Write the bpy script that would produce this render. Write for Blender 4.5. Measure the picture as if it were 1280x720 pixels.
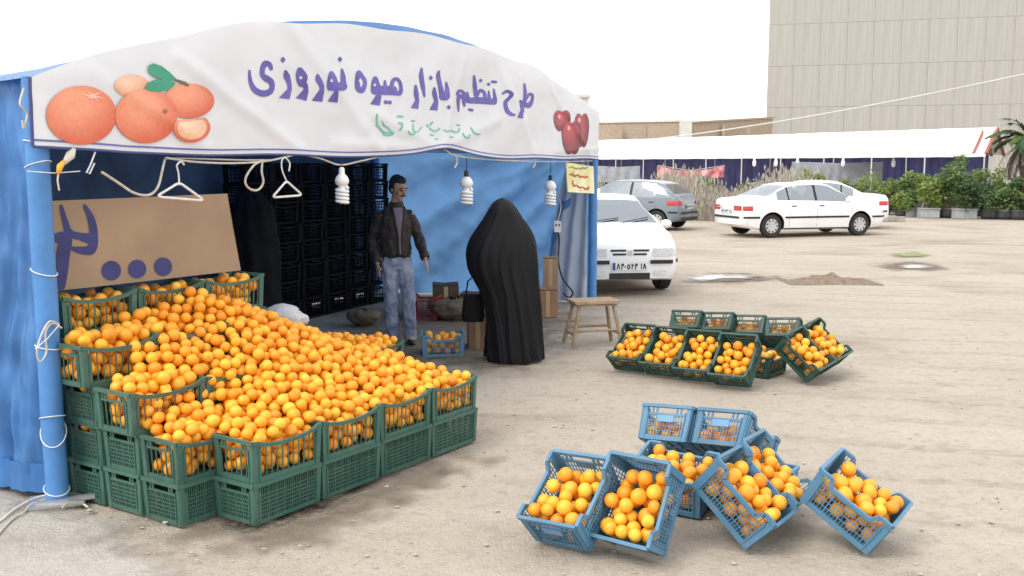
import bpy, bmesh, math, random
import numpy as np
from mathutils import Vector, Matrix, Euler, noise
sc = bpy.context.scene
for o in list(bpy.data.objects): bpy.data.objects.remove(o)
col = sc.collection
RAD = math.radians
random.seed(7)

# ------------------------------------------------------------------ camera
CAM_H = 1.9; FPX = 1250.0; PITCH = math.atan(155 / FPX)
cam_data = bpy.data.cameras.new('camera'); cam = bpy.data.objects.new('camera', cam_data); col.objects.link(cam)
cam_data.sensor_width = 36; cam_data.lens = FPX / 1280 * 36; cam_data.clip_end = 600; cam_data.clip_start = 0.05
cam.location = (0, 0, CAM_H); cam.rotation_euler = (math.pi / 2 - PITCH, 0, 0)
sc.camera = cam

# ------------------------------------------------------------------ overcast sky
world = bpy.data.worlds.new('World'); sc.world = world; world.use_nodes = True
wn = world.node_tree.nodes; wl = world.node_tree.links
bg = wn['Background']
SUN_DIR = Vector((-0.50, -0.42, 0.78)).normalized()      # towards the sun
sky = wn.new('ShaderNodeTexSky'); sky.sky_type = 'NISHITA'; sky.sun_disc = False
sky.sun_elevation = math.asin(SUN_DIR.z); sky.sun_rotation = math.atan2(SUN_DIR.x, SUN_DIR.y)
sky.dust_density = 4.0; sky.air_density = 1.0
hs = wn.new('ShaderNodeHueSaturation'); hs.inputs['Saturation'].default_value = 0.12
wl.new(sky.outputs[0], hs.inputs['Color'])
mx = wn.new('ShaderNodeMixRGB'); mx.inputs[0].default_value = 0.82; mx.inputs[2].default_value = (9.6, 9.75, 10.1, 1)   # cloud deck
wl.new(hs.outputs[0], mx.inputs[1]); wl.new(mx.outputs[0], bg.inputs[0])
bg.inputs[1].default_value = 0.15
sun_d = bpy.data.lights.new('sun', 'SUN'); sun_d.energy = 1.5; sun_d.angle = RAD(24); sun_d.color = (1, 0.95, 0.88)
sun = bpy.data.objects.new('sun', sun_d); col.objects.link(sun)
sun.rotation_euler = SUN_DIR.to_track_quat('Z', 'Y').to_euler(); sun.location = (-10, -8, 20)
sc.view_settings.view_transform = 'Standard'; sc.view_settings.look = 'None'
sc.view_settings.exposure = 0.34; sc.view_settings.gamma = 1
sc.cycles.max_bounces = 8; sc.cycles.transparent_max_bounces = 12

# ------------------------------------------------------------------ pixel -> place
cP, sP = math.cos(PITCH), math.sin(PITCH)
def ray(x, y):
    a = (x - 640) / FPX; b = (360 - y) / FPX
    return Vector((a, cP + b * sP, -sP + b * cP))
def gp(x, y, z=0.0):
    d = ray(x, y); t = (z - CAM_H) / d.z
    return Vector((d.x * t, d.y * t, z))
def atY(x, y, Y):
    d = ray(x, y); t = Y / d.y
    return Vector((d.x * t, Y, CAM_H + d.z * t))

# ------------------------------------------------------------------ materials
def mat(name, c, rough=0.6, var=0.12, scale=6.0, bump=0.0, bscale=60.0, metal=0.0, c2=None, spec=0.4, orand=0.0, trans=0.0, tcol=None, coat=0.0, detail=5, stretch=None):
    m = bpy.data.materials.new(name); m.use_nodes = True
    nt = m.node_tree; N = nt.nodes; L = nt.links
    b = N['Principled BSDF']; out = N['Material Output']
    b.inputs['Roughness'].default_value = rough; b.inputs['Metallic'].default_value = metal
    b.inputs['Specular IOR Level'].default_value = spec; b.inputs['Coat Weight'].default_value = coat
    tc = N.new('ShaderNodeTexCoord'); src = tc.outputs['Object']
    if stretch:
        mp = N.new('ShaderNodeMapping'); mp.inputs['Scale'].default_value = stretch; L.new(src, mp.inputs[0]); src = mp.outputs[0]
    n = N.new('ShaderNodeTexNoise'); n.inputs['Scale'].default_value = scale; n.inputs['Detail'].default_value = detail; L.new(src, n.inputs['Vector'])
    r = N.new('ShaderNodeValToRGB'); L.new(n.outputs['Fac'], r.inputs[0])
    ca = [max(0, x * (1 - var)) for x in c]; cb = [min(1, x * (1 + var)) for x in (c2 or c)]
    r.color_ramp.elements[0].position = 0.32; r.color_ramp.elements[1].position = 0.68
    r.color_ramp.elements[0].color = (*ca, 1); r.color_ramp.elements[1].color = (*cb, 1)
    cs = r.outputs[0]
    if orand:
        oi = N.new('ShaderNodeObjectInfo'); mr = N.new('ShaderNodeMapRange'); L.new(oi.outputs['Random'], mr.inputs[0])
        mr.inputs[3].default_value = 1 - orand; mr.inputs[4].default_value = 1 + orand
        h = N.new('ShaderNodeHueSaturation'); L.new(cs, h.inputs['Color']); L.new(mr.outputs[0], h.inputs['Value']); cs = h.outputs[0]
    L.new(cs, b.inputs['Base Color'])
    if bump:
        n2 = N.new('ShaderNodeTexNoise'); n2.inputs['Scale'].default_value = bscale; n2.inputs['Detail'].default_value = 4; L.new(src, n2.inputs['Vector'])
        bp = N.new('ShaderNodeBump'); bp.inputs['Strength'].default_value = bump; bp.inputs['Distance'].default_value = 0.01
        L.new(n2.outputs['Fac'], bp.inputs['Height']); L.new(bp.outputs[0], b.inputs['Normal'])
    if trans:
        t = N.new('ShaderNodeBsdfTranslucent'); ms = N.new('ShaderNodeMixShader'); ms.inputs[0].default_value = trans
        if tcol: t.inputs[0].default_value = (*tcol, 1)
        else: L.new(cs, t.inputs[0])
        L.new(b.outputs[0], ms.inputs[1]); L.new(t.outputs[0], ms.inputs[2]); L.new(ms.outputs[0], out.inputs[0])
    return m
def glass_mat(name, tint=(0.55, 0.62, 0.6), gloss=0.22, rough=0.03):
    m = bpy.data.materials.new(name); m.use_nodes = True; nt = m.node_tree; N = nt.nodes; L = nt.links
    N.remove(N['Principled BSDF'])
    t = N.new('ShaderNodeBsdfTransparent'); t.inputs[0].default_value = (*tint, 1)
    g = N.new('ShaderNodeBsdfGlossy'); g.inputs['Roughness'].default_value = rough; g.inputs[0].default_value = (0.9, 0.95, 1, 1)
    fr = N.new('ShaderNodeLayerWeight'); fr.inputs[0].default_value = 0.35
    mr = N.new('ShaderNodeMapRange'); L.new(fr.outputs['Fresnel'], mr.inputs[0]); mr.inputs[3].default_value = gloss; mr.inputs[4].default_value = 0.95
    ms = N.new('ShaderNodeMixShader'); L.new(mr.outputs[0], ms.inputs[0]); L.new(t.outputs[0], ms.inputs[1]); L.new(g.outputs[0], ms.inputs[2])
    L.new(ms.outputs[0], N['Material Output'].inputs[0])
    return m

# ------------------------------------------------------------------ mesh builder
class MB:
    def __init__(s): s.v = []; s.f = []; s.m = []; s.mi = 0
    def add(s, vs, fs):
        o = len(s.v); s.v.extend([tuple(v) for v in vs])
        for f in fs: s.f.append(tuple(i + o for i in f)); s.m.append(s.mi)
        return s
    def box(s, c, d, M=None):
        x, y, z = [k / 2 for k in d]
        vs = [Vector((sx * x, sy * y, sz * z)) for sz in (-1, 1) for sx, sy in ((-1, -1), (1, -1), (1, 1), (-1, 1))]
        if M is not None: vs = [M @ v for v in vs]
        c = Vector(c); vs = [v + c for v in vs]
        return s.add(vs, [(3, 2, 1, 0), (4, 5, 6, 7), (0, 1, 5, 4), (1, 2, 6, 5), (2, 3, 7, 6), (3, 0, 4, 7)])
    def bar(s, p, q, w, h, up=(0, 0, 1)):
        p = Vector(p); q = Vector(q); d = (q - p); l = d.length; d.normalize()
        up = Vector(up); sx = d.cross(up)
        if sx.length < 1e-4: sx = d.cross(Vector((1, 0, 0)))
        sx.normalize(); sy = sx.cross(d)
        M = Matrix((sx, d, sy)).transposed()
        return s.box((p + q) / 2, (w, l, h), M)
    def tube(s, pts, r, seg=8, cap=True, closed=False):
        pts = [Vector(p) for p in pts]; n = len(pts)
        rs = r if isinstance(r, (list, tuple)) else [r] * n
        prev = None; rings = []
        for i, p in enumerate(pts):
            if closed: d = pts[(i + 1) % n] - pts[i - 1]
            else: d = pts[min(i + 1, n - 1)] - pts[max(i - 1, 0)]
            if d.length < 1e-9: d = Vector((0, 0, 1))
            d.normalize()
            if prev is None:
                a = d.orthogonal().normalized()
            else:
                a = prev - d * prev.dot(d)
                if a.length < 1e-6: a = d.orthogonal()
                a.normalize()
            prev = a; b = d.cross(a)
            rr = rs[i]; rx, ry = rr if isinstance(rr, (tuple, list)) else (rr, rr)
            rings.append([p + a * (rx * math.cos(2 * math.pi * k / seg)) + b * (ry * math.sin(2 * math.pi * k / seg)) for k in range(seg)])
        vs = [v for R in rings for v in R]; fs = []
        for i in range(n if closed else n - 1):
            j = (i + 1) % n
            for k in range(seg):
                k2 = (k + 1) % seg
                fs.append((i * seg + k, i * seg + k2, j * seg + k2, j * seg + k))
        if cap and not closed:
            fs.append(tuple(range(seg - 1, -1, -1))); fs.append(tuple((n - 1) * seg + k for k in range(seg)))
        return s.add(vs, fs)
    def lathe(s, prof, c=(0, 0, 0), seg=16, M=None):
        c = Vector(c); vs = []
        for r, z in prof:
            for k in range(seg):
                v = Vector((r * math.cos(2 * math.pi * k / seg), r * math.sin(2 * math.pi * k / seg), z))
                vs.append((M @ v if M is not None else v) + c)
        fs = []
        for i in range(len(prof) - 1):
            for k in range(seg):
                k2 = (k + 1) % seg; fs.append((i * seg + k, i * seg + k2, (i + 1) * seg + k2, (i + 1) * seg + k))
        fs.append(tuple(range(seg - 1, -1, -1))); fs.append(tuple((len(prof) - 1) * seg + k for k in range(seg)))
        return s.add(vs, fs)
    def ell(s, c, r, M=None, seg=12, rings=8):
        c = Vector(c); vs = [Vector((0, 0, -r[2]))]
        for i in range(1, rings):
            t = -math.pi / 2 + math.pi * i / rings
            for k in range(seg):
                a = 2 * math.pi * k / seg; vs.append(Vector((r[0] * math.cos(t) * math.cos(a), r[1] * math.cos(t) * math.sin(a), r[2] * math.sin(t))))
        vs.append(Vector((0, 0, r[2])))
        if M is not None: vs = [M @ v for v in vs]
        vs = [v + c for v in vs]; fs = []
        for k in range(seg): fs.append((0, 1 + (k + 1) % seg, 1 + k))
        for i in range(rings - 2):
            for k in range(seg):
                k2 = (k + 1) % seg; a = 1 + i * seg
                fs.append((a + k, a + k2, a + seg + k2, a + seg + k))
        a = 1 + (rings - 2) * seg; top = len(vs) - 1
        for k in range(seg): fs.append((a + k, a + (k + 1) % seg, top))
        return s.add(vs, fs)
    def grid(s, fn, nu, nv, double=False):
        vs = [fn(i / nu, j / nv) for j in range(nv + 1) for i in range(nu + 1)]
        fs = [(j * (nu + 1) + i, j * (nu + 1) + i + 1, (j + 1) * (nu + 1) + i + 1, (j + 1) * (nu + 1) + i) for j in range(nv) for i in range(nu)]
        return s.add(vs, fs)
    def mesh(s, name, mats=None, smooth=False, sharp=None):
        me = bpy.data.meshes.new(name); me.from_pydata(s.v, [], s.f)
        for m in (mats if isinstance(mats, (list, tuple)) else ([mats] if mats else [])): me.materials.append(m)
        if any(s.m): me.polygons.foreach_set('material_index', s.m)
        if smooth:
            me.polygons.foreach_set('use_smooth', [True] * len(me.polygons))
            if sharp: me.set_sharp_from_angle(angle=RAD(sharp))
        me.update(); return me
    def build(s, name, mats=None, parent=None, smooth=False, sharp=None, loc=None):
        return obj(name, s.mesh(name, mats, smooth, sharp), parent, loc)
def obj(name, me, parent=None, loc=None, rot=None):
    o = bpy.data.objects.new(name, me); col.objects.link(o)
    if parent is not None: o.parent = parent
    if loc is not None: o.location = loc
    if rot is not None: o.rotation_euler = rot
    return o
def tag(o, label=None, cat=None, group=None, kind=None):
    if label: o['label'] = label
    if cat: o['category'] = cat
    if group: o['group'] = group
    if kind: o['kind'] = kind
    return o
def thing(name, label, cat, loc=(0, 0, 0), rot=(0, 0, 0), group=None):
    o = obj(name, None, None, loc, rot); o.empty_display_size = 0.1
    return tag(o, label, cat, group)
def copy_tree(o, parent=None):
    c = o.copy(); col.objects.link(c)
    if parent is not None: c.parent = parent
    for ch in list(o.children): copy_tree(ch, c)
    return c
def evalmesh(o, name):
    bpy.context.view_layer.update()
    me = bpy.data.meshes.new_from_object(o.evaluated_get(bpy.context.evaluated_depsgraph_get())); me.name = name
    return me
def remesh(mb, name, voxel, mats, smooth_it=4, wr=0.0, wscale=6.0):
    me = mb.mesh('tmp'); o = obj('tmp', me)
    m = o.modifiers.new('r', 'REMESH'); m.mode = 'VOXEL'; m.voxel_size = voxel; m.use_smooth_shade = True
    if smooth_it: s = o.modifiers.new('s', 'SMOOTH'); s.factor = 0.5; s.iterations = smooth_it
    me2 = evalmesh(o, name); bpy.data.objects.remove(o); bpy.data.meshes.remove(me)
    me2.materials.clear()
    for k in (mats if isinstance(mats, (list, tuple)) else [mats]): me2.materials.append(k)
    if wr:
        for v in me2.vertices:
            p = v.co; d = noise.noise(Vector((p.x * wscale * 1.6, p.y * wscale * 1.6, p.z * wscale))) + 0.5 * noise.noise(p * wscale * 2.3)
            v.co = p + v.normal * d * wr
    me2.polygons.foreach_set('use_smooth', [True] * len(me2.polygons))
    return me2

# ------------------------------------------------------------------ printed shapes: union of tapering strokes and polygons, cut out as a mesh
def seg_sd(X, Y, pts):
    d = np.full(X.shape, 1e9)
    if len(pts) == 1: x, y, r = pts[0]; return np.hypot(X - x, Y - y) - r
    for (x0, y0, r0), (x1, y1, r1) in zip(pts[:-1], pts[1:]):
        dx, dy = x1 - x0, y1 - y0; L2 = dx * dx + dy * dy + 1e-9
        t = np.clip(((X - x0) * dx + (Y - y0) * dy) / L2, 0, 1)
        d = np.minimum(d, np.hypot(X - x0 - t * dx, Y - y0 - t * dy) - (r0 + (r1 - r0) * t))
    return d
def poly_sd(X, Y, P):
    d = np.full(X.shape, 1e9); inside = np.zeros(X.shape, bool); n = len(P)
    for i in range(n):
        x0, y0 = P[i]; x1, y1 = P[(i + 1) % n]
        dx, dy = x1 - x0, y1 - y0; t = np.clip(((X - x0) * dx + (Y - y0) * dy) / (dx * dx + dy * dy + 1e-9), 0, 1)
        d = np.minimum(d, np.hypot(X - x0 - t * dx, Y - y0 - t * dy))
        c = ((y0 > Y) != (y1 > Y)) & (X < (x1 - x0) * (Y - y0) / (y1 - y0 + 1e-12) + x0)
        inside ^= c
    return np.where(inside, -d, d)
def iso_cells(sd, x0, y0, step):
    """marching-squares cut of the region sd<0: returns 2-D vertices and faces"""
    ny, nx = sd.shape; vs = []; fs = []; idx = {}
    def vid(key, p):
        if key not in idx: idx[key] = len(vs); vs.append(p)
        return idx[key]
    act = np.minimum(np.minimum(sd[:-1, :-1], sd[1:, :-1]), np.minimum(sd[:-1, 1:], sd[1:, 1:])) < 0
    for j, i in zip(*np.nonzero(act)):
        cs = [(i, j), (i + 1, j), (i + 1, j + 1), (i, j + 1)]; f = []
        for k in range(4):
            a = cs[k]; b = cs[(k + 1) % 4]; va = sd[a[1], a[0]]; vb = sd[b[1], b[0]]
            if va < 0: f.append(vid((a,), (x0 + a[0] * step, y0 + a[1] * step)))
            if (va < 0) != (vb < 0):
                t = va / (va - vb); key = (min(a, b), max(a, b))
                f.append(vid(key, (x0 + (a[0] + (b[0] - a[0]) * t) * step, y0 + (a[1] + (b[1] - a[1]) * t) * step)))
        if len(f) >= 3: fs.append(tuple(f))
    return vs, fs
def smooth_stroke(st, n=5):
    if len(st) < 3: return st
    P = np.array(st, float); m = len(P); closed = np.hypot(*(P[0, :2] - P[-1, :2])) < 1e-3; out = []
    for i in range(m - 1):
        p0 = P[i - 1] if i else (P[-2] if closed else P[0]); p1, p2 = P[i], P[i + 1]; p3 = P[i + 2] if i + 2 < m else (P[1] if closed else P[-1])
        for t in np.linspace(0, 1, n, endpoint=False):
            q = 0.5 * (2 * p1 + (p2 - p0) * t + (2 * p0 - 5 * p1 + 4 * p2 - p3) * t * t + (3 * p1 - p0 - 3 * p2 + p3) * t ** 3); q[2] = p1[2] + (p2[2] - p1[2]) * t; out.append(tuple(q))
    return out + [tuple(P[-1])]
def print_mesh(strokes, polys, step, place, name, material, parent, holes=(), pad=2):
    strokes = [smooth_stroke(s_) for s_ in strokes]
    xs = [p[0] + s * p[2] for st in strokes for p in st for s in (-1, 1)] + [p[0] for P in polys for p in P]
    ys = [p[1] + s * p[2] for st in strokes for p in st for s in (-1, 1)] + [p[1] for P in polys for p in P]
    x0, x1, y0, y1 = min(xs) - pad * step, max(xs) + pad * step, min(ys) - pad * step, max(ys) + pad * step
    X, Y = np.meshgrid(np.arange(x0, x1, step), np.arange(y0, y1, step)); sd = np.full(X.shape, 1e9)
    for st in strokes: sd = np.minimum(sd, seg_sd(X, Y, st))
    for P in polys: sd = np.minimum(sd, poly_sd(X, Y, P))
    for h in holes: sd = np.maximum(sd, -seg_sd(X, Y, h))
    vs, fs = iso_cells(sd, x0, y0, step)
    mb = MB(); mb.add([place(x, y) for x, y in vs], fs)
    return mb.build(name, material, parent)
# ================================================================== GROUND
def ground_mat(name, lo, hi, dark, stain=0.55):
    m = bpy.data.materials.new(name); m.use_nodes = True; nt = m.node_tree; N = nt.nodes; L = nt.links; b = N['Principled BSDF']
    b.inputs['Roughness'].default_value = 0.93; b.inputs['Specular IOR Level'].default_value = 0.15
    tc = N.new('ShaderNodeTexCoord')
    def nz(scale, detail, st=(1, 1, 1), rough=0.55):
        mp = N.new('ShaderNodeMapping'); mp.inputs['Scale'].default_value = st; L.new(tc.outputs['Object'], mp.inputs[0])
        n = N.new('ShaderNodeTexNoise'); n.inputs['Scale'].default_value = scale; n.inputs['Detail'].default_value = detail; n.inputs['Roughness'].default_value = rough
        L.new(mp.outputs[0], n.inputs['Vector']); return n.outputs['Fac']
    def ramp(f, a, b_, ca=(0, 0, 0, 1), cb=(1, 1, 1, 1)):
        r = N.new('ShaderNodeValToRGB'); L.new(f, r.inputs[0]); r.color_ramp.elements[0].position = a; r.color_ramp.elements[1].position = b_
        r.color_ramp.elements[0].color = ca; r.color_ramp.elements[1].color = cb; return r.outputs[0]
    def mixc(fac, a, b_, mode='MIX'):
        x = N.new('ShaderNodeMixRGB'); x.blend_type = mode
        for k, s in ((0, fac), (1, a), (2, b_)):
            if isinstance(s, (int, float)): x.inputs[k].default_value = s
            elif isinstance(s, tuple): x.inputs[k].default_value = s
            else: L.new(s, x.inputs[k])
        return x.outputs[0]
    c = ramp(nz(0.45, 6), 0.3, 0.7, (*lo, 1), (*hi, 1))
    c = mixc(ramp(nz(0.35, 7, (0.9, 1.5, 1)), 0.52, 0.72), c, (*dark, 1))                     # damp / worn drifts
    tr = ramp(nz(1.6, 5, (0.45, 1.1, 1)), 0.46, 0.60)                                          # wheel-packed streaks
    c = mixc(0.28, c, mixc(tr, c, (*hi, 1)))
    c = mixc(ramp(nz(26, 5, rough=.65), 0.50, 0.76), c, mixc(0.45, c, (*dark, 1)))
    c = mixc(ramp(nz(8.5, 7, rough=.65), 0.52, 0.68), c, mixc(0.34, c, (*dark, 1)))
    c = mixc(ramp(nz(11, 6, (1, 1.4, 1), .7), 0.57, 0.66), c, mixc(0.5, c, (*hi, 1)))
    c = mixc(ramp(nz(3.1, 8), 0.60, 0.74), c, mixc(stain, c, (*dark, 1)))
    wv_ = N.new('ShaderNodeTexWave'); wv_.wave_type = 'BANDS'; wv_.bands_direction = 'Y'; wv_.inputs['Scale'].default_value = .42; wv_.inputs['Distortion'].default_value = 5; wv_.inputs['Detail'].default_value = 3; wv_.inputs['Detail Scale'].default_value = .35
    mpw = N.new('ShaderNodeMapping'); mpw.inputs['Rotation'].default_value = (0, 0, .25); L.new(tc.outputs['Object'], mpw.inputs[0]); L.new(mpw.outputs[0], wv_.inputs['Vector'])
    trk = mixc(1.0, ramp(wv_.outputs['Fac'], .86, .97), ramp(nz(.5, 4), .42, .6), 'MULTIPLY'); trk = mixc(1.0, trk, ramp(nz(9, 3), .35, .6), 'MULTIPLY')
    c = mixc(trk, c, mixc(.5, c, (*dark, 1)))                                                    # tyre tracks
    c = mixc(ramp(nz(95, 3, (1, 1, 1), 0.7), 0.61, 0.70), c, tuple(min(1, x * 1.45) for x in hi) + (1,))    # pale grit
    L.new(c, b.inputs['Base Color'])
    bp = N.new('ShaderNodeBump'); bp.inputs['Strength'].default_value = 0.8; bp.inputs['Distance'].default_value = 0.025
    s = N.new('ShaderNodeMath'); s.operation = 'ADD'; L.new(nz(7, 6), s.inputs[0])
    s2 = N.new('ShaderNodeMath'); s2.operation = 'MULTIPLY'; L.new(nz(60, 4), s2.inputs[0]); s2.inputs[1].default_value = 0.8; L.new(s2.outputs[0], s.inputs[1])
    L.new(s.outputs[0], bp.inputs['Height']); L.new(bp.outputs[0], b.inputs['Normal'])
    return m
M_dirt = ground_mat('packed_dirt', (0.380, 0.325, 0.262), (0.475, 0.418, 0.346), (0.245, 0.196, 0.148))
M_conc = ground_mat('worn_concrete', (0.40, 0.365, 0.315), (0.47, 0.435, 0.38), (0.29, 0.255, 0.21), 0.3)
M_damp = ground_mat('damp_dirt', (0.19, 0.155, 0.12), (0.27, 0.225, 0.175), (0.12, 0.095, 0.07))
def fade_edge(m):
    N = m.node_tree.nodes; L = m.node_tree.links; b = N['Principled BSDF']; a = N.new('ShaderNodeAttribute'); a.attribute_name = 'fade'
    tc = N.new('ShaderNodeTexCoord'); n = N.new('ShaderNodeTexNoise'); n.inputs['Scale'].default_value = 5; n.inputs['Detail'].default_value = 7; L.new(tc.outputs['Object'], n.inputs['Vector'])
    s = N.new('ShaderNodeMath'); s.operation = 'ADD'; L.new(a.outputs['Fac'], s.inputs[0]); L.new(n.outputs['Fac'], s.inputs[1])
    mr = N.new('ShaderNodeMapRange'); mr.inputs[1].default_value = .62; mr.inputs[2].default_value = 1.15; L.new(s.outputs[0], mr.inputs[0])
    L.new(mr.outputs[0], b.inputs['Alpha']); return m
fade_edge(M_damp)
def axis(lo, hi, c, fine, k=1.12):
    v = [c]; d = fine
    while v[-1] < hi: v.append(v[-1] + d); d *= k
    d = fine; w = []; x = c
    while x > lo: x -= d; d *= k; w.append(x)
    return w[::-1] + v
def undul(x, y): return 0.010 * noise.noise(Vector((x * 0.9, y * 0.9, 3))) + 0.004 * noise.noise(Vector((x * 4, y * 4, 1))) - 0.012
gx = axis(-160, 200, 0.5, 0.14, 1.05); gy = axis(-12, 320, 6.0, 0.14, 1.04)
mb = MB(); nxg = len(gx)
mb.add([(x, y, undul(x, y)) for y in gy for x in gx], [(j * nxg + i, j * nxg + i + 1, (j + 1) * nxg + i + 1, (j + 1) * nxg + i) for j in range(len(gy) - 1) for i in range(nxg - 1)])
tag(mb.build('ground', M_dirt, smooth=True), kind='structure')
# concrete apron in the near corner
edge = [(-60, 592), (0, 612), (60, 632), (112, 642), (140, 652), (168, 672), (195, 694), (222, 712), (250, 740)]
ep = [gp(x, y) for x, y in edge]
fine = []
for a, b in zip(ep[:-1], ep[1:]):
    for t in np.linspace(0, 1, 14, endpoint=False):
        p = a.lerp(b, t); fine.append(Vector((p.x + 0.025 * noise.noise(p * 9), p.y + 0.025 * noise.noise(p * 9 + Vector((4, 0, 0))), 0)))
mb = MB(); n = len(fine); h = 0.010; offs = (-.12, 0, .10, .25, .5, 4.5); nd = Vector((-.82, -.57, 0))
mb.add([tuple(p + nd * o + Vector((0, 0, h))) for o in offs for p in fine], [(k * n + i, (k + 1) * n + i, (k + 1) * n + i + 1, k * n + i + 1) for k in range(len(offs) - 1) for i in range(n - 1)])
po = mb.build('pavement', fade_edge(M_conc)); A_ = po.data.attributes.new('fade', 'FLOAT', 'POINT'); A_.data.foreach_set('value', [v for v in (0, .25, .5, .8, 1, 1) for _ in fine]); tag(po, kind='structure')
# puddles, damp soil round them and a heap of soil
M_water = fade_edge(mat('puddle_water', (0.16, 0.14, 0.115), 0.05, 0.2, 3, spec=0.8))
def blob(name, pts, z, material, amp=0.12, res=40, kind='structure'):
    P = [gp(x, y) for x, y in pts]; c = sum(P, Vector()) / len(P); mb = MB(); ring = []
    m = len(P)
    for i in range(m):
        for t in np.linspace(0, 1, res // m, endpoint=False):
            p0, p1, p2, p3 = P[i - 1], P[i], P[(i + 1) % m], P[(i + 2) % m]
            q = 0.5 * ((2 * p1) + (-p0 + p2) * t + (2 * p0 - 5 * p1 + 4 * p2 - p3) * t * t + (-p0 + 3 * p1 - 3 * p2 + p3) * t ** 3)
            d = (q - c); q = c + d * (1 + amp * noise.noise(q * 3.1)); ring.append((q.x, q.y, z))
    K = 8; n_ = len(ring); vs = [(c.x, c.y, z)] + [(c.x + (x - c.x) * k / K, c.y + (y - c.y) * k / K, z) for k in range(1, K + 1) for x, y, _ in ring]
    mb.add(vs, [(0, 1 + i, 1 + (i + 1) % n_) for i in range(n_)] + [(1 + k * n_ + i, 1 + (k + 1) * n_ + i, 1 + (k + 1) * n_ + (i + 1) % n_, 1 + k * n_ + (i + 1) % n_) for k in range(K - 1) for i in range(n_)])
    o = mb.build(name, material); A = o.data.attributes.new('fade', 'FLOAT', 'POINT'); A.data.foreach_set('value', [1.0] + [1 - k / K for k in range(1, K + 1) for _ in ring]); return tag(o, kind=kind)
blob('damp_patch', [(836, 352), (870, 341), (920, 339), (965, 343), (985, 348), (955, 352), (890, 357)], 0.006, M_damp, 0.25, 96)
blob('puddle', [(842, 351), (862, 343), (905, 342), (958, 344), (950, 349), (905, 349), (875, 353)], 0.011, M_water, 0.1, 84)
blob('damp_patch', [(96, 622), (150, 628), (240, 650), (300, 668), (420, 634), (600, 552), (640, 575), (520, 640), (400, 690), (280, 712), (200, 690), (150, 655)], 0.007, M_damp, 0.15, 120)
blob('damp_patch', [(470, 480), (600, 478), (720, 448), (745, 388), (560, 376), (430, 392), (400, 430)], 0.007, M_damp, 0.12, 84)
blob('damp_patch', [(1085, 334), (1120, 326), (1165, 328), (1200, 336), (1150, 340)], 0.006, M_damp, 0.25, 80)
blob('puddle', [(1118, 334), (1135, 330), (1166, 331), (1166, 336), (1135, 337)], 0.011, M_water, 0.1, 60)
M_soil = mat('loose_soil', (0.20, 0.15, 0.105), 0.95, 0.3, 14, bump=0.8, bscale=40)
mc = gp(1035, 351)
def mound(u, v):
    x = (u - .5) * 1.5; y = (v - .5) * 1.0; r = math.hypot(x / 0.7, y / 0.46)
    z = 0.13 * max(0, 1 - r) ** 1.2 * (1 + 0.6 * noise.noise(Vector((x * 6, y * 6, 0)))) - 0.01 + (0.02 * noise.noise(Vector((x * 17, y * 17, 2))) if r < .9 else 0)
    return (mc.x + x, mc.y + y, z)
tag(MB().grid(mound, 48, 30).build('dirt_mound', M_soil, smooth=True), kind='structure')
blob('grass_patch', [(1105, 318), (1140, 314), (1168, 319), (1140, 323)], 0.007, fade_edge(mat('thin_moss', (0.24, 0.26, 0.12), 0.95, 0.3, 9)), 0.3, 40)
# loose stones
M_stone = mat('stone', (0.42, 0.39, 0.34), 0.9, 0.25, 3, bump=0.3)
rs = np.random.default_rng(5); mb = MB()
ico = [(0, 0, 1), (.89, 0, .45), (.28, .85, .45), (-.72, .53, .45), (-.72, -.53, .45), (.28, -.85, .45), (0, 0, -.6)]
icf = [(0, i, i % 5 + 1) for i in range(1, 6)] + [(6, i % 5 + 1, i) for i in range(1, 6)]
for k in range(1900):
    y = 3.9 + 14 * rs.random() ** 1.8; x = (rs.random() - .5) * y * 1.15
    r = 0.003 + 0.013 * rs.random() ** 4
    mb.add([(x + v[0] * r * rs.uniform(.7, 1.4), y + v[1] * r * rs.uniform(.7, 1.4), -0.002 + undul(x, y) + 0.012 + v[2] * r * .7 - 0.004) for v in ico], icf)
for px, py, r in [(113, 640, .026), (206, 655, .018), (258, 683, .014), (240, 693, .016), (246, 702, .014), (172, 636, .010), (180, 642, .010), (160, 634, .009), (375, 684, .012), (330, 688, .014), (560, 604, .012), (484, 610, .016), (585, 585, .01), (105, 622, .02), (98, 628, .018)]:
    p = gp(px, py); mb.add([(p.x + v[0] * r * rs.uniform(.8, 1.5), p.y + v[1] * r * rs.uniform(.8, 1.3), 0.006 + v[2] * r * .6) for v in ico], icf)
tag(mb.build('gravel', M_stone), 'scattered pale gravel and pebbles on the packed dirt', 'gravel', kind='stuff')

# ================================================================== FAR BUILDINGS
M_panel = mat('board_marked_concrete', (0.385, 0.366, 0.330), 0.9, 0.09, 1.1, bump=0.12, bscale=14, orand=0.012, stretch=(5.0, 1, 0.22), detail=8)
bb = thing('concrete_building', 'tall windowless grey concrete building rising behind the white canopy', 'building', (19.62, 78, 0), (0, 0, RAD(-16)))
MB().box((16, 8, 14), (32, 15.6, 28)).build('wall', mat('joint_concrete', (0.375, 0.356, 0.32), 0.95), bb)
pw, ph = 1.9, 3.1
pmesh = MB().box((0, 0, 0), (pw - 0.012, 0.22, ph - 0.014)).mesh('panel', M_panel)
for i in range(17):
    for j in range(9): obj('panel', pmesh, bb, (i * pw + pw / 2 - 0.05, 0.10 + 0.002 * ((i * 7 + j * 3) % 3), ph / 2 + j * ph))
M_brick = mat('tan_brick', (0.37, 0.29, 0.215), 0.9, 0.14, 8, bump=0.4, bscale=30)
M_pale = mat('pale_plaster', (0.58, 0.56, 0.50), 0.9, 0.08, 2)
w = thing('boundary_wall', 'long tan brick wall with a pale pillar behind the white canopy', 'wall', (0, 0, 0))
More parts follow.
